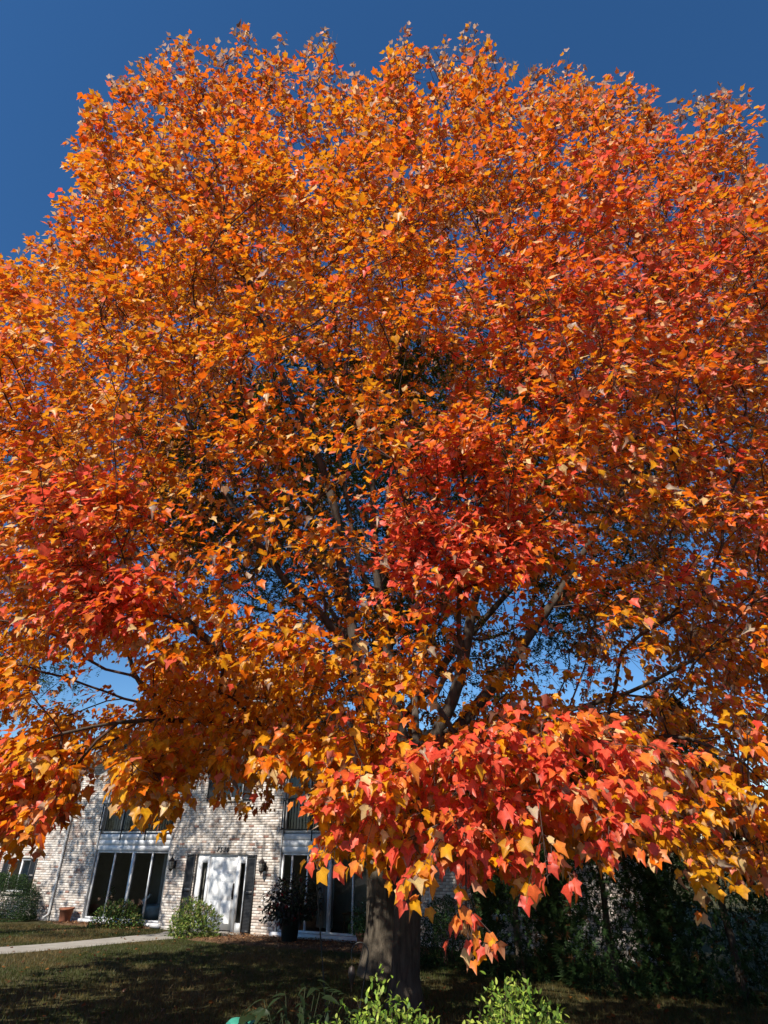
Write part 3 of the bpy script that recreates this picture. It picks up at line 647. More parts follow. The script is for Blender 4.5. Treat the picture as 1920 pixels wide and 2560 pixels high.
ci = np.repeat(np.arange(len(tips)), LPC); nL = len(ci); j = rng.integers(0, nsh, nL); t = rng.random(nL) ** .75
sdv = sh_dir[ci, j]; side = nrm(np.cross(sdv, rng.normal(size=(nL, 3)) * .5 + np.array([0, 0, 1.]))) * np.where(rng.random(nL) < .5, 1, -1)[:, None]
pet = rng.uniform(.03, .07, nL)
pd = nrm(side * .8 + sdv * .6 + np.array([0, 0, .1]))
LB = start[ci, j] + sdv * (sh_len[ci, j] * t)[:, None] + pd * pet[:, None]
droop = rng.uniform(.2, 1.0, nL)
LTd = nrm(pd * .9 + outw[ci] * .5 + rng.normal(size=(nL, 3)) * .3 - np.array([0, 0, 1.]) * droop[:, None])
LN = nrm(np.array([0, 0, 1.]) * 1. + SUNV * .55 + outw[ci] * .35 + rng.normal(size=(nL, 3)) * .5)
size = rng.normal(.081, .019, nL).clip(.04, .13); u, v, dep = proj(LB)
size *= np.where(LB[:, 2] < 3.6, 1.15, 1.)
highz = np.clip((LB[:, 2] - 8.5) / 4, 0, 1); dry = rng.random(nL) < (0.025 + .2 * highz * (outw[ci][:, 2] > .2) + .05 * np.clip((LB[:, 0] - 1) / 4, 0, 1)); dry[isshoot[ci]] = rng.random(isshoot[ci].sum()) < .6
fold = rng.uniform(.02, .5, nL); curl = rng.uniform(.0, .45, nL); fold[dry] = rng.uniform(.4, 1.3, dry.sum()); curl[dry] = rng.uniform(.4, 1.2, dry.sum()); size[dry] *= .85
# colour of each leaf: amber inside, orange outside, coral red in sun-ripened sprays, some dried and pale
pal = dict(amber=lin(232, 150, 16), orange=lin(240, 124, 18), deep=lin(232, 100, 16), yellow=lin(244, 188, 48), coral=lin(246, 104, 78), red=lin(226, 54, 46), dry=lin(212, 184, 164), brown=lin(112, 66, 52), pink=lin(240, 128, 100))
BL = [(1050, 1390, 5.1, .8, .62), (1250, 1390, 5.1, .8, .55), (1120, 1180, 5.2, .8, .4), (1150, 1950, 5.2, .8, .55), (1400, 2020, 5.2, .7, .5), (1000, 2050, 5.2, .6, .4), (860, 2080, 5.2, .5, .4), (280, 1460, 5.2, .9, .42), (170, 1290, 5.2, .9, .42), (90, 2020, 6.4, .5, .3),
      (1750, 1500, 6, 1., .4), (1550, 1870, 5., .9, .6), (1840, 1300, 5.5, .8, .5), (1850, 1900, 5, .8, .4), (1250, 800, 5.4, 1.4, .3), (1600, 700, 5.2, 1.9, .38), (1330, 1000, 6, 1., .4), (1480, 1050, 5.8, 1.2, .35), (350, 1180, 6, .8, .25), (1180, 2340, 5.2, .6, .45)]
redp = np.full(len(tips), .03)
for (bu, bv_, by, br, bp) in BL:
    d = np.linalg.norm(tips - at(bu, bv_, by), axis=1); redp = np.maximum(redp, bp * np.clip(1.35 - d / br, 0, 1))
redp = redp * (.45 + 1.1 * vnoise(tips, .7, 11)) * np.where((tips[:, 1] < 6.1) | (tips[:, 2] < 3.6), 1., .3)
e_t = np.sum(np.abs((tips - CC) / CR) ** 2.5, 1) ** .4; ins = np.clip((.93 - e_t) / .3, 0, 1); lowy = np.clip((5.2 - tips[:, 2]) / 2.5, 0, 1)
yel = np.clip(.36 + .5 * ins + .5 * lowy + .5 * (vnoise(tips, 1.6, 4) - .5), .02, .95)
deepn = vnoise(tips, 2.2, 8); r1 = rng.random(nL); r2 = rng.random(nL)[:, None]
mixc = pal['orange'] * (1 - deepn[ci][:, None] * .6) + pal['deep'] * deepn[ci][:, None] * .6
LC = np.where((rng.random(nL) < yel[ci])[:, None], pal['amber'] * (1 - r2 * .45) + pal['yellow'] * r2 * .45, mixc)
isred = r1 < redp[ci]; LC[isred] = (pal['coral'] * (1 - r2 * .55) + pal['red'] * r2 * .55)[isred]
half = (~isred) & (r1 < redp[ci] * 1.7); LC[half] = (LC * .5 + pal['coral'] * .5)[half]
pk = (rng.random(nL) < .03 + .12 * np.clip((tips[ci, 0] + 1) / 4, 0, 1)) & ~isred; LC[pk] = pal['pink']
pl_ = rng.random(nL) < .05; LC[pl_] = lin(246, 206, 150)  # scattered pale peach leaves: sparkle and highlights put into the leaf colour
LC[dry] = (pal['dry'] * r2 + pal['brown'] * (1 - r2))[dry]
LC *= rng.uniform(.78, 1.12, (nL, 1))
asym = rng.uniform(-.3, .3, nL)
# petioles come with the leaf: the 300 leaves that show largest are objects of their own
vis = (u > 30) & (u < 1890) & (v > 30) & (v < 2530); metric = np.where(vis, size / dep, 0); big = np.argsort(-metric)[:300]
rest = np.ones(nL, bool); rest[big] = False
nearl = rest & (dep < 5.7) & vis; backl = rest & ~nearl & ((LB[:, 1] > 10.8) | (u < -60) | (u > 1980) | (v < -60)); farl = rest & ~nearl & ~backl; size[backl] *= 1.22
V1 = leaf_geo(LB[nearl], LTd[nearl], LN[nearl], size[nearl], fold[nearl], curl[nearl], LT, asym[nearl]).reshape(-1, 3); V2 = leaf_geo(LB[farl], LTd[farl], LN[farl], size[farl], fold[farl], curl[farl], FT, asym[farl]).reshape(-1, 3)
V3 = leaf_geo(LB[backl], LTd[backl], LN[backl], size[backl], fold[backl], curl[backl], KT, asym[backl]).reshape(-1, 3)
n1, n2, n3 = nearl.sum(), farl.sum(), backl.sum(); F3_ = (KF[None] + (np.arange(n3) * 5)[:, None, None]).reshape(-1, 3) + len(V1) + len(V2); F1 = (LF[None] + (np.arange(n1) * 13)[:, None, None]).reshape(-1, 3); F2_ = (FF_[None] + (np.arange(n2) * 8)[:, None, None]).reshape(-1, 3) + len(V1)
vg = np.ones((n1, 13, 3)); vg[:, 12] = (1.12, 1.3, 1.1); vg[:, 0] = (1.08, 1.25, 1.); tipd = rng.uniform(.7, 1.02, (n1, 1)); vg[:, [2, 3, 6, 9, 10]] *= tipd[..., None]
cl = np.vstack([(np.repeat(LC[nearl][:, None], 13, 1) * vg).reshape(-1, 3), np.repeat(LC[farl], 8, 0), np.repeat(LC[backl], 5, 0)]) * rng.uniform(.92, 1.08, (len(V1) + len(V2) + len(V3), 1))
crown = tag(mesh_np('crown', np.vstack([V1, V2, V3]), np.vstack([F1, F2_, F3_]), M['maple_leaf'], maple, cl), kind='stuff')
# petioles of the near half
npet = np.where((dep < 6.2) & vis)[0]; A0 = start[ci, j][npet] + sdv[npet] * (sh_len[ci, j] * t)[npet][:, None]; B0 = LB[npet]
sv = nrm(np.cross(B0 - A0, nrm(B0 - CAM))) * .0016
V = np.stack([A0 - sv, A0 + sv, B0 + sv, B0 - sv], 1); 
tag(mesh_np('petioles', V.reshape(-1, 3), (np.arange(4)[None] + np.arange(len(npet))[:, None] * 4), M['twig_bark'], maple), kind='stuff')
lv = []
for k in range(40):
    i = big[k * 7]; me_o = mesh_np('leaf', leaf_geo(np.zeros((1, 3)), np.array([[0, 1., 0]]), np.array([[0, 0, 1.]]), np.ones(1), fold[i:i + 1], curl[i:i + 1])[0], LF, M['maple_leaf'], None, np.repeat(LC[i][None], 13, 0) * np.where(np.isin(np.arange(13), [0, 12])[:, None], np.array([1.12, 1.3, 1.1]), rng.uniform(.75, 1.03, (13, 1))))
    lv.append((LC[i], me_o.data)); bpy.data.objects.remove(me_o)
vc = np.array([x[0] for x in lv])
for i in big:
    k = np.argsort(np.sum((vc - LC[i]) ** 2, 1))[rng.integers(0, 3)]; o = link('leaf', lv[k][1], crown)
    T_ = LTd[i]; N_ = nrm(LN[i] - T_ * (LN[i] @ T_)); S_ = np.cross(T_, N_); s_ = size[i]
    o.matrix_local = Matrix(((S_[0] * s_, T_[0] * s_, N_[0] * s_, LB[i][0]), (S_[1] * s_, T_[1] * s_, N_[1] * s_, LB[i][1]), (S_[2] * s_, T_[2] * s_, N_[2] * s_, LB[i][2]), (0, 0, 0, 1)))

# ---- honey locusts behind
def locust(xy, label, limbs, crown_c, crown_r, ntips, seed, lean, flare=True, hid=None):
    z0 = float(G(*xy)); t_ = empty('locust_tree', (0, 0, 0), label, 'tree', 'feathery green trees behind the maple'); s = Skel()
    b = np.array([xy[0], xy[1], z0]); top = b + np.array(lean)
    tr_ = s.limb([b - [0, 0, .15], b + [0, 0, .1], b + [0.0, 0, .6], b + (top - b) * .35, b + (top - b) * .7, top], -1, .33, .24, .3, .03)
    s.r0[0] = .62; s.r0[1] = .47; s.r0[2] = .39
    for (frac, pts, r0) in limbs: s.limb(pts, tr_[int(frac * (len(tr_) - 1))], r0, .03)
    Q = []
    while len(Q) < ntips:
        q = np.array(crown_c) + (rng.random(3) * 2 - 1) * np.array(crown_r)
        e = np.linalg.norm((q - crown_c) / crown_r)
        if e < 1 and e > .35 and vnoise(q, 1.9, seed) > .42 and (hid is None or hid(q)): Q.append(q)
    Q = np.array(Q); en = s.grow(Q, .4); s.radii(.006); s.build(t_, M['locust_bark'], M['twig_bark'], .04)
    # drooping compound leaves: a row of small leaflets on each side of a stalk
    nC = 10; n = len(Q) * nC; c0 = np.repeat(Q, nC, 0) + rng.normal(size=(n, 3)) * .28; ax = nrm(rng.normal(size=(n, 3)) + np.array([0, 0, -.5])); ln = rng.uniform(.16, .3, n)
    k = 7; tt = np.linspace(.1, 1, k); pos = c0[:, None] + ax[:, None] * (ln[:, None] * tt)[..., None] - np.array([0, 0, .08]) * (tt ** 2)[None, :, None]
    pos = np.repeat(pos, 2, 1).reshape(-1, 3); sg = np.tile([1, -1], n * k); axr = np.repeat(ax, 2 * k, 0)
    sd_ = nrm(np.cross(axr, np.array([.1, .1, 1.]))) * sg[:, None]; T = nrm(sd_ + axr * .35); Nn = nrm(np.array([0, 0, 1.]) + rng.normal(size=T.shape) * .35)
    m_ = len(T); V_ = leaf_geo(pos, T, Nn, rng.uniform(.065, .095, m_), np.zeros(m_), np.zeros(m_), DT)
    cc = np.where((rng.random(n) < .2)[:, None], lin(112, 122, 44), lin(52, 80, 36)) * rng.uniform(.7, 1.2, (n, 1))
    leaf_mesh('crown', V_, DF, np.repeat(cc, 2 * k, 0), M['fine_leaf'], t_); return t_
lb = np.array([-.02, 14.4])
locust(lb, 'green locust with flared furrowed trunk right behind the maple trunk',
       [(.62, A((800, 1900, 14.3), (560, 1820, 14.), (420, 1770, 13.8), (380, 1745, 13.7), (335, 1690, 13.6), (315, 1620, 13.5), (240, 1500, 13.3)), .13),
        (.9, A((860, 1500, 14.5), (760, 1250, 14.6), (640, 1000, 14.4)), .15), (1., A((960, 1400, 14.8), (1000, 1150, 15), (1010, 900, 14.6)), .15),
        (.8, A((1080, 1700, 14.7), (1250, 1500, 15), (1420, 1350, 15.2), (1650, 1250, 15.4)), .13), (.95, A((1000, 1500, 17), (1050, 1300, 19)), .12), (.95, A((850, 1600, 16.5), (600, 1500, 18.5)), .12)],
       (0., 15.3, 11.), (8.8, 4.8, 6.2), 1500, 3, (-.25, .1, 5.2), hid=lambda q: q[2] > 5.2 and not (q[2] < 9.5 and q[0] < -2.5 and q[2] < 9.5 - .2 * (q[0] + 8)))
locust((12.5, 17.5), 'green locust standing beyond the dark arborvitae hedge', [(.9, [(11.5, 17, 9), (10, 16.5, 12)], .13), (1., [(13.5, 17.5, 10), (14, 18, 13)], .13), (.9, [(13, 16, 8.5), (12.5, 14.5, 11.5)], .12)],
       (12.3, 17., 10.8), (5., 4.2, 5.5), 260, 5, (.1, 0, 5.5))

locust((-13.6, 17.6), 'green locust beside the front walk, reaching over the clipped hedge', [(.9, [(-12.2, 17.4, 8), (-11, 17, 10.5)], .15), (1., [(-13.8, 17.5, 10), (-14, 18, 13)], .13), (.85, [(-12.6, 18.6, 8), (-11, 19.4, 11)], .13), (.9, [(-13.4, 15.6, 8.5), (-12.8, 14.5, 11.5)], .12)],
       (-12.6, 17.4, 10.2), (5., 4.6, 5.), 420, 8, (.5, 0, 5.5))

# ---- arborvitae hedge and other evergreen shrubs
def arbor(xy, h, r, n, label):
    z0 = float(G(*xy)); t_ = empty('arborvitae', (0, 0, 0), label, 'tree', 'dark evergreens at the side of the house'); x, y = xy
    st = Skel(); st.limb([(x, y, z0 - .1), (x, y, z0 + h * .5), (x + .05, y, z0 + h * .95)], -1, .09, .015, .3, .03)
    MB().tube(np.array(st.P), np.array(st.r0), 8).build('trunk', M['maple_bark'], t_, smooth=True)
    zz = rng.random(n) ** 1.1; a = rng.random(n) * 2 * math.pi; prof = r * (1 - zz ** 1.8) * (.75 + .25 * np.minimum(1, zz * 6)) * (1 + .28 * (vnoise(np.stack([np.cos(a) * 1.7, np.sin(a) * 1.7, zz * h], -1), .55, x) - .5))
    rr = prof * (1 - .55 * rng.random(n) ** 2.2); B = np.stack([x + rr * np.cos(a), y + rr * np.sin(a), z0 + .05 + zz * h], -1)
    out = np.stack([np.cos(a), np.sin(a), 0 * a], -1); T = nrm(out * .8 + np.array([0, 0, .35]) + rng.normal(size=(n, 3)) * .45)
    # each spray: five narrow pointed blades fanned in a plane
    Nn = nrm(np.cross(T, np.array([0, 0, 1.])) + rng.normal(size=(n, 3)) * .5); S = nrm(np.cross(T, Nn)); ln = rng.uniform(.10, .22, n)
    V = []; 
    for ang, l in ((0, 1.), (.5, .8), (-.5, .8), (.95, .6), (-.95, .6)):
        d = T * math.cos(ang) + S * math.sin(ang) - np.array([0, 0, .12]); sdv_ = nrm(np.cross(d, Nn)) * .014; tip = B + d * (ln * l)[:, None]; md = B + d * (ln * l * .55)[:, None]
        V += [B * .7 + md * .3 - sdv_, B * .7 + md * .3 + sdv_, tip]
    V = np.stack(V, 1); F = np.array([[3 * k, 3 * k + 1, 3 * k + 2] for k in range(5)])
    c = np.where((rng.random(n) < .06)[:, None], lin(96, 66, 36), lin(48, 72, 36)) * rng.uniform(.6, 1.25, (n, 1))
    leaf_mesh('crown', V, F, c, M['needle'], t_)
arbor((2.75, 14.6), 3.9, .95, 4500, 'dark arborvitae next to the round yew by the brick wall')
arbor((4.3, 13.6), 4.6, 1.25, 6500, 'broad dark arborvitae with a yellow-green patch, standing in the hedge')
arbor((6.3, 13.0), 5.0, 1.4, 7000, 'tallest dark arborvitae of the hedge behind the right boughs')
arbor((8.4, 12.4), 4.8, 1.5, 6500, 'dark arborvitae at the outer end of the hedge')
def shrub(name, cen, rad, n, lsz, cols, label, cat, group=None, m='green_leaf', tmpl=OT, F=OF, up=.6, shell=.5, stems=10, lumps=.35, boxy=2., seed=1):
    x, y = cen; z0 = float(G(x, y)); rx, ry, h = rad; t_ = empty(name, (0, 0, 0), label, cat, group)
    d = nrm(rng.normal(size=(n, 3))); d[:, 2] = np.abs(d[:, 2]) * 1.1 - .12
    sup = (np.abs(d) ** boxy).sum(1) ** (-1 / boxy); d = d * sup[:, None]
    rr = (1 - shell * rng.random(n) ** 1.8) * (1 + lumps * (vnoise(d * 2.4, .55, seed) - .55))
    B = np.array([x, y, z0]) + d * rr[:, None] * np.array([rx, ry, h]); B[:, 2] = np.maximum(B[:, 2], z0 + .03)
    T = nrm(d * .8 + rng.normal(size=(n, 3)) * .55 + np.array([0, 0, up * .5])); Nn = nrm(np.array([0, 0, up]) + d * .5 + rng.normal(size=(n, 3)) * .45)
    cols = np.array(cols); c = cols[rng.integers(0, len(cols), n)] * rng.uniform(.75, 1.2, (n, 1)) * (.8 + .4 * vnoise(B, .25, seed + 3))[:, None]
    leaf_mesh('foliage', leaf_geo(B, T, Nn, rng.uniform(.7, 1.3, n) * lsz, rng.uniform(0, .4, n), rng.uniform(0, .5, n), tmpl), F, c, M[m], t_)
    b = MB()
    for k in range(stems):
        a = rng.random() * 6.28; q = rng.uniform(.2, .8); e_ = np.array([x + rx * q * math.cos(a), y + ry * q * math.sin(a), z0 + h * rng.uniform(.6, .9)]); s0 = np.array([x + rx * .15 * math.cos(a), y + ry * .15 * math.sin(a), z0 - .05])
        b.tube([s0, s0 * .5 + e_ * .5 + [0, 0, h * .08], e_], [.012, .008, .004], 5)
    b.build('stems', M['twig_bark'], t_); return t_, z0
g1, g2, g3, g4 = lin(70, 98, 48), lin(52, 80, 36), lin(40, 64, 32), lin(92, 120, 58)
shrub('yew_shrub', (1.45, 16.3), (.75, .7, 1.35), 9000, .045, [g3, g2], 'rounded dark yew between the maple trunk and the arborvitae', 'shrub', seed=2, lumps=.2, m='needle', tmpl=DT, F=DF)
hx = fac(-9.0, 1.25); shrub('boxwood_hedge', hx[:2], (1.85, .85, 1.45), 26000, .046, [g1 * .8, g2 * .8, g3 * .8], 'clipped dense green hedge under the shuttered ground-floor window', 'hedge', tmpl=DT, F=DF, seed=4, lumps=.16, boxy=3.2, shell=.3)
def heads(t_, pts, r, cols, name='flower_head', nf=36, mat_='petal', sz=.025, vert=1.):
    for k, p in enumerate(pts):
        d = nrm(rng.normal(size=(nf, 3))); B = p + d * r * np.array([1, 1, vert]) * rng.uniform(.6, 1, (nf, 1)); c = np.array(cols)[rng.integers(0, len(cols), nf)] * rng.uniform(.8, 1.15, (nf, 1))
        o = leaf_mesh(name, leaf_geo(B, nrm(np.cross(d, rng.normal(size=(nf, 3)))), d, np.full(nf, sz), np.full(nf, .2), np.full(nf, .1), DT), DF, c, M[mat_], t_); del o['kind']
dull = [lin(170, 130, 110), lin(150, 108, 92), lin(196, 176, 150), lin(130, 92, 74)]
p = fac(-3.0, .75); t_, z0 = shrub('hydrangea_bush', p[:2], (.85, .45, .78), 2600, .075, [g4, g1, lin(120, 118, 60)], 'hydrangea with faded heads in front of the tall ground-floor panes', 'bush', seed=6, shell=.6)
heads(t_, [p + np.array([rng.uniform(-.8, .8), rng.uniform(-.4, .1), z0 + rng.uniform(.45, .9)]) for _ in range(14)], .055, dull, vert=1.3)
p = fac(1.05, 1.75); t_, z0 = shrub('hydrangea_bush', p[:2], (.78, .55, .95), 3600, .07, [lin(112, 138, 62), g4, lin(140, 146, 76)], 'sunlit hydrangea with tan heads in front of the white door', 'bush', seed=7, shell=.6)
heads(t_, [p + np.array([rng.uniform(-.75, .6), rng.uniform(-.5, .1), z0 + rng.uniform(.55, 1.02)]) for _ in range(20)], .06, dull + [lin(226, 220, 200)], vert=1.3)
yg = [lin(150, 176, 66), lin(122, 152, 56), lin(176, 190, 88), lin(96, 130, 48)]
def bright(cen, rad, n, label, seed):
    t_, z0 = shrub('privet_bush', cen, rad, int(n * 1.8), .036, yg, label, 'bush', 'bright low bushes at the foot of the maple', seed=seed, lumps=.6, shell=.7, stems=26); x, y = cen
    m_ = 70; a = rng.random(m_) * 6.28; q = np.sqrt(rng.random(m_)) * .95; B0 = np.stack([x + rad[0] * q * np.cos(a), y + rad[1] * q * np.sin(a), z0 + rad[2] * np.sqrt(1 - q ** 2 * .8) * .85], -1)
    dr = nrm(np.stack([np.cos(a) * q * .5, np.sin(a) * q * .5, np.ones(m_)], -1) + rng.normal(size=(m_, 3)) * .25); ll = rng.uniform(.1, .24, m_); b = MB()
    for k in range(m_): b.tube([B0[k] - dr[k] * .12, B0[k] + dr[k] * ll[k]], [.003, .0015], 3, cap=False)
    tag(b.build('sprigs', M['twig_bark'], t_), kind='stuff'); n_ = m_ * 14; kk = np.repeat(np.arange(m_), 14); tq = rng.random(n_)
    B = B0[kk] + dr[kk] * (ll[kk] * tq)[:, None]; T = nrm(dr[kk] * .6 + rng.normal(size=(n_, 3)) * .8); c = np.array(yg)[rng.integers(0, 4, n_)] * rng.uniform(.85, 1.2, (n_, 1))
    leaf_mesh('sprig_leaves', leaf_geo(B, T, nrm(np.array([0, 0, 1.]) + rng.normal(size=(n_, 3)) * .5), rng.uniform(.03, .05, n_), np.full(n_, .2), np.full(n_, .2), OT), OF, c, M['green_leaf'], t_)
pz = lambda u, Y: at(u, 2500, Y)[:2]
bright(pz(965, 4.7), (.52, .4, .97), 3200, 'low yellow-green bush right at the foot of the maple trunk', 8)
bright(pz(1285, 4.9), (.42, .35, 1.04), 3000, 'yellow-green bush under the dangling red maple shoot', 9)
bright(pz(820, 5.0), (.3, .3, .76), 1500, 'smallest yellow-green bush beside the dark peony clump', 10)

# dark peony clump in front of the lawn: each leaf on its own
def clump(cen, r, h, n, label):
    x, y = cen; z0 = float(G(x, y)); t_ = empty('peony_clump', (x, y, z0), label, 'plant'); vs_ = []
    for k in range(8):
        f_, c_ = rng.uniform(.05, .3), rng.uniform(.2, .8); v = leaf_geo(np.zeros((1, 3)), np.array([[0, 1., 0]]), np.array([[0, 0, 1.]]), np.ones(1), np.array([f_]), np.array([c_]), OT * np.array([.72, 1]))[0]
        o = mesh_np('leaf', v, OF, M['green_leaf'], None, np.repeat((lin(46, 62, 38) * rng.uniform(.7, 1.2))[None], 9, 0)); vs_.append(o.data); bpy.data.objects.remove(o)
    st = MB()
    for k in range(n):
        a = rng.random() * 6.28; q = math.sqrt(rng.random()); e_ = np.array([r * q * math.cos(a), r * q * math.sin(a), h * (1 - .45 * q * q) * rng.uniform(.5, 1.)])
        if k % 3 == 0: st.tube([[e_[0] * .15, e_[1] * .15, -.04], e_ * .55 + [0, 0, .05], e_], [.006, .005, .003], 4)
        T = nrm(np.array([math.cos(a + rng.normal() * .7), math.sin(a + rng.normal() * .7), rng.uniform(-.35, .5)])); N_ = nrm(np.array([0, 0, 1.]) + rng.normal(size=3) * .3); N_ = nrm(N_ - T * (N_ @ T)); S_ = np.cross(T, N_); s_ = rng.uniform(.075, .145)
        o = link('leaf', vs_[k % 8], t_); o.matrix_local = Matrix(((S_[0] * s_, T[0] * s_, N_[0] * s_, e_[0]), (S_[1] * s_, T[1] * s_, N_[1] * s_, e_[1]), (S_[2] * s_, T[2] * s_, N_[2] * s_, e_[2]), (0, 0, 0, 1)))
    st.build('stems', M['stem'], t_)
clump(pz(745, 6.0), (.6), .98, 290, 'dark green broad-leaved peony clump at the edge of the lawn')

# ---- pots and ornaments
def pot(p, r, h, m, label, rim=True, group=None):
    t_ = empty('flower_pot', p, label, 'pot', group)
    MB().lathe([(0, 0), (r * .68, 0), (r * .72, .02), (r * .95, h * .86), (r * (1.06 if rim else .97), h * .87), (r * (1.08 if rim else 1.), h), (r * .92, h), (r * .88, h * .9)], 24).build('bowl', M[m], t_, smooth=False)
    MB().lathe([(r * .89, h * .9), (0, h * .93)], 20).build('soil', M['mulch'], t_); return t_
def gp(s, q): p = fac(s, q); p[2] = G(p[0], p[1]); return p
p = gp(-5.75, .42); pot(p, .24, .46, 'terracotta', 'weathered terracotta pot at the brick corner beside the clipped hedge')
p = gp(4.0, 1.15); p[2] += .03; pot(p, .3, .62, 'dark_pot', 'tall black pot holding the big red-flowering plant', False)
def potted(p, z, r, h, n, lsz, cols, name, label, cat, fl, flc, fr, down=.45, seed=1, tm=(OT, OF)):
    t_ = empty(name, p + np.array([0, 0, z]), label, cat); d = nrm(rng.normal(size=(n, 3))); d[:, 2] = d[:, 2] * .8 + .25
    rr = (1 - .65 * rng.random(n) ** 1.6) * (1 + .4 * (vnoise(d * 2, .6, seed) - .5)); B = d * rr[:, None] * np.array([r, r, h]); B[:, 2] -= down * np.clip(np.hypot(B[:, 0], B[:, 1]) / r - .35, 0, 1) * h; B[:, 2] += h * .45
    T = nrm(d * .7 + rng.normal(size=(n, 3)) * .5 - np.array([0, 0, .6])); c = np.array(cols)[rng.integers(0, len(cols), n)] * rng.uniform(.7, 1.2, (n, 1))
    leaf_mesh('foliage', leaf_geo(B, T, nrm(d + rng.normal(size=(n, 3)) * .4 + [0, 0, .4]), rng.uniform(.7, 1.3, n) * lsz, np.full(n, .2), np.full(n, .3), tm[0]), tm[1], c, M['green_leaf'], t_)
    b = MB()
    for k in range(18): e_ = B[k * 7]; b.tube([[e_[0] * .1, e_[1] * .1, -.1], e_ * .5 + [0, 0, h * .3], e_], [.008, .006, .003], 4)
    b.build('stems', M['twig_bark'], t_); heads(t_, B[rng.choice(n, fl, False)] * 1.04, fr, flc, 'flower', 26, sz=fr * .8)
    return t_
potted(p, .56, .86, .72, 1500, .11, [lin(44, 40, 34), lin(58, 46, 40), lin(46, 58, 40)], 'dragon_wing_begonia', 'bushy dark-leaved plant dotted with red flowers in the tall black pot', 'plant', 22, [lin(190, 24, 40), lin(150, 18, 30)], .05)
p = gp(6.6, 1.6); p[2] += .03; pot(p, .25, .36, 'terracotta', 'terracotta pot of white flowers beside the furrowed locust trunk')
potted(p, .32, .45, .5, 1500, .05, [g1, g2, g4], 'white_flowering_plant', 'green plant speckled with tiny white flowers in a terracotta pot', 'plant', 40, [lin(235, 235, 230)], .018, seed=3)

def hook(base, top, label, arc_r, side, name='shepherd_hook'):
    t_ = empty(name, base, label, 'garden hook', 'black garden hooks in front of the trunks'); d = np.array(top) - np.array(base); th_ = np.linspace(0, math.pi * 1.15, 16)
    arc = np.stack([d[0] + side * arc_r * (1 - np.cos(th_)), 0 * th_ + d[1], d[2] + arc_r * 1.1 * np.sin(th_)], -1)
    MB().tube(np.vstack([[-d[0] * .03, -d[1] * .03, -.15], d * .33, d * .66, d, arc[1:]]), .0075, 8).build('rod', M['black_metal'], t_, smooth=True)
    MB().tube([d * .12 + [-.09, 0, -.02], d * .12 + [.09, 0, -.02]], .006, 6).build('step_bar', M['black_metal'], t_); return t_, arc[-1] + np.array(base)
hb_ = at(830, 2500, 8.); hb_[2] = G(hb_[0], hb_[1]); hook(hb_, at(793, 2225, 8.), 'tall black shepherd hook in front of the big potted plant', .095, -1)
hb_ = at(876, 2520, 7.6); hb_[2] = G(hb_[0], hb_[1]); t_, e_ = hook(hb_, at(921, 2385, 7.6), 'thin short garden hook holding a hanging ornament by the trunk', .09, -1)
o_ = empty('hanging_ornament', e_, 'small rusty bell-shaped ornament hanging from the thin garden hook', 'ornament')
b = MB(); b.tube([[0, 0, .005], [0, 0, -.06]], .002, 4); b.build('cord', M['black_metal'], o_)
MB().lathe([(.004, -.05), (.03, -.07), (.04, -.13), (.018, -.19), (.006, -.24), (0, -.27)], 12).build('bell', M['dark_bronze'], o_, smooth=True)
# teal garden ornament, a little turtle shape at the edge of the lawn
p = at(592, 2556, 7.2); q_ = at(592, 2556, 9.3); p = np.array([q_[0], q_[1], float(G(q_[0], q_[1]))])
t_ = empty('garden_ornament', p, 'small teal garden ornament with domed back lying on the dry lawn', 'ornament', rz=.4)
MB().lathe([(.15, 0.0), (.155, .03), (.13, .085), (.08, .125), (0, .14)], 14).build('shell', M['teal'], t_, smooth=True)
b = MB(); b.tube([[.12, 0, .04], [.2, 0, .07], [.235, 0, .075]], [.03, .036, .02], 8); b.build('head', M['teal'], t_, smooth=True)
MB().tube([[-.14, 0, .03], [-.2, 0, .015]], [.02, .004], 6).build('tail', M['teal'], t_)

# things seen through the glass
def inp(s, y, z): return fac(s, -y, z)
p = inp(-4.85, .55, .03); t_ = empty('plant_stand', p, 'thin black wire plant stand inside the tall ground-floor panes', 'stand', rz=-TH); b = MB()
for k in range(3):
    a = k * 2.094; b.tube([[.16 * math.cos(a), .16 * math.sin(a), 0], [.09 * math.cos(a), .09 * math.sin(a), .35], [.13 * math.cos(a), .13 * math.sin(a), .68]], .009, 6)
b.build('legs', M['black_metal'], t_); MB().lathe([(0, .66), (.16, .66), (.16, .68), (0, .69)], 16).build('shelf', M['black_metal'], t_)
pl = potted(p, .69, .2, .25, 220, .07, [g1, g2], 'house_plant', 'small leafy plant in a pale pot on the wire stand indoors', 'plant', 3, [lin(200, 60, 60)], .02)
MB().lathe([(0, .0), (.08, 0), (.1, .16), (.085, .16), (0, .15)], 14).build('pot', M['wicker'], pl)
p = inp(-2.75, .6, .03); t_ = empty('swan_planter', p, 'white wicker swan planter behind the tall ground-floor panes', 'planter', rz=-TH)
MB().lathe([(0, .1), (.22, .1), (.34, .25), (.36, .45), (.3, .52), (.27, .5)], 16).build('basket', M['wicker'], t_)
tt = np.linspace(0, 1, 14); MB().tube(np.stack([-.3 - .22 * np.sin(tt * 3.6), 0 * tt, .4 + .42 * tt + .05 * np.sin(tt * 6)], -1), .045, 8).build('neck', M['wicker'], t_, smooth=True)
MB().lathe([(0, 0), (.14, 0), (.16, .1), (0, .11)], 12).build('foot', M['wicker'], t_)
p = inp(5.15, .8, .03); t_ = empty('side_table', p, 'small dark wooden table inside the glazed bay near the locust trunk', 'table', rz=-TH)
MB().box(-.38, .38, -.24, .24, .52, .56).build('table_top', M['wood'], t_)
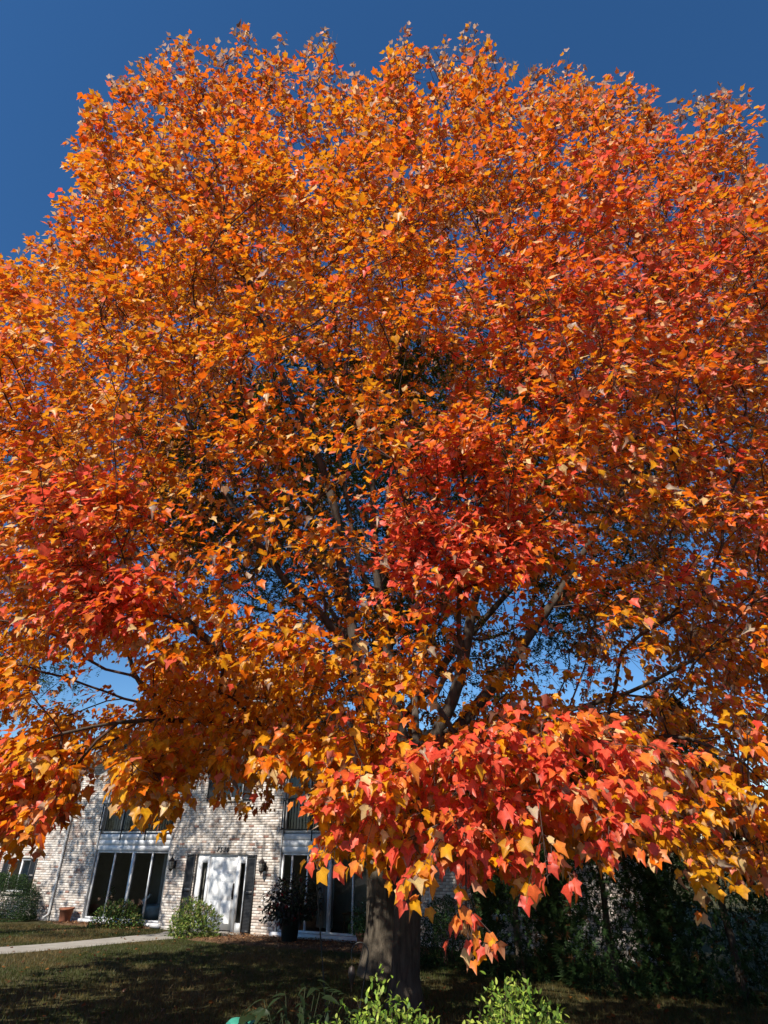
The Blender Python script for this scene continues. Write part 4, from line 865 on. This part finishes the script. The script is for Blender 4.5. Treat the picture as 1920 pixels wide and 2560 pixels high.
for x in (-.33, .33):
    for y in (-.2, .2): MB().tube([[x, y, .52], [x * .94, y * .94, .25], [x, y, 0]], [.028, .02, .016], 6).build('leg', M['wood'], t_)
p = inp(3.55, .45, 2.63); t_ = empty('bistro_chair', p, 'white wire folding chair behind the upper balcony railing', 'chair', rz=-TH + .4)
MB().box(-.2, .2, -.2, .2, .45, .47).build('seat', M['wicker'], t_); MB().box(-.2, .2, .2, .215, .68, .9).build('backrest', M['wicker'], t_)
for x in (-.2, .2):
    MB().tube([[x, -.2, 0], [x, .0, .45], [x, .2, .92]], .011, 6).build('leg', M['wicker'], t_); MB().tube([[x * .9, .25, 0], [x * .9, -.18, .46]], .011, 6).build('leg', M['wicker'], t_)

# ---- grass, mulch chips and fallen leaves
n = 150000; x = rng.uniform(-14, 7, n); y = rng.uniform(8.6, 24, n); q, s = qs(x, y); okm = (q > .25) & ~in_poly(x, y, WALK)
for bd in BEDS: okm &= ~in_poly(x, y, bd)
u, v, dep = proj(np.stack([x, y, G(x, y)], -1)); okm &= (u > -330) & (u < 2100) & (v < 2660); x, y = x[okm], y[okm]; n = len(x)
B = np.stack([x, y, G(x, y) - .004], -1); a = rng.random(n) * 6.28; wv = np.stack([np.cos(a), np.sin(a), 0 * a], -1) * rng.uniform(.004, .008, (n, 1)); hgt = rng.uniform(.035, .085, n); tl = np.stack([rng.normal(size=n) * .03, rng.normal(size=n) * .03, hgt], -1)
pt = vnoise(B * [1, 1, 0], 1.1, 6)[:, None]; dryg = np.clip((pt - .4) * 2.2 + rng.normal(size=(n, 1)) * .25, 0, 1); c = (lin(70, 80, 34) * (1 - dryg) + lin(122, 102, 62) * dryg) * rng.uniform(.65, 1.15, (n, 1))
V = np.stack([B - wv, B + wv, B + tl], 1); tag(mesh_np('grass', V.reshape(-1, 3), np.arange(3 * n).reshape(-1, 3), M['fine_leaf'], None, np.repeat(c, 3, 0)), 'short patchy lawn grass with dry tan spots around the trees', 'grass', kind='stuff')
n = 700; x = rng.uniform(-13, 6, n); y = rng.uniform(9, 23, n); q, s = qs(x, y); x, y = x[q > .3], y[q > .3]; n = len(x); B = np.stack([x, y, G(x, y) + .03], -1)
T = nrm(rng.normal(size=(n, 3)) * [1, 1, .2]); Nn = nrm(rng.normal(size=(n, 3)) * .35 + [0, 0, 1.]); c = np.array([lin(150, 96, 50), lin(120, 72, 44), lin(176, 120, 60)])[rng.integers(0, 3, n)] * rng.uniform(.6, 1.1, (n, 1))
leaf_mesh('fallen_leaves', leaf_geo(B, T, Nn, rng.uniform(.05, .09, n), rng.uniform(-.2, .5, n), rng.uniform(-.3, .5, n)), LF, c, M['maple_leaf'], None)
tag(bpy.data.objects['fallen_leaves'], 'dry brown maple leaves scattered over the lawn', 'leaves')
n = 5000; s = np.concatenate([rng.uniform(-6, -2, n // 4), rng.uniform(1.2, 8.2, n - n // 4)]); q = np.concatenate([rng.uniform(.05, .95, n // 4), rng.uniform(.05, 2.4, n - n // 4)])
x = P0[0] + s * FD[0] + q * FN[0]; y = P0[1] + s * FD[1] + q * FN[1]; B = np.stack([x, y, G(x, y) + .06], -1); T = nrm(rng.normal(size=(n, 3)) * [1, 1, .25])
c = np.array([lin(150, 104, 70), lin(112, 72, 48), lin(180, 140, 100), lin(84, 54, 38)])[rng.integers(0, 4, n)]
leaf_mesh('mulch_chips', leaf_geo(B, T, nrm(rng.normal(size=(n, 3)) * .5 + [0, 0, 1.]), rng.uniform(.03, .075, n), np.zeros(n), np.zeros(n), DT), DF, c, M['petal'], None)
tag(bpy.data.objects['mulch_chips'], 'coarse brown bark chips strewn on the beds along the house', 'bark chips')
print('LEAVES', nL, 'TIPS', len(tips), 'NODES', len(sk.P), 'TRIS', sum(len(o.data.polygons) for o in sc.objects if o.type == 'MESH'))
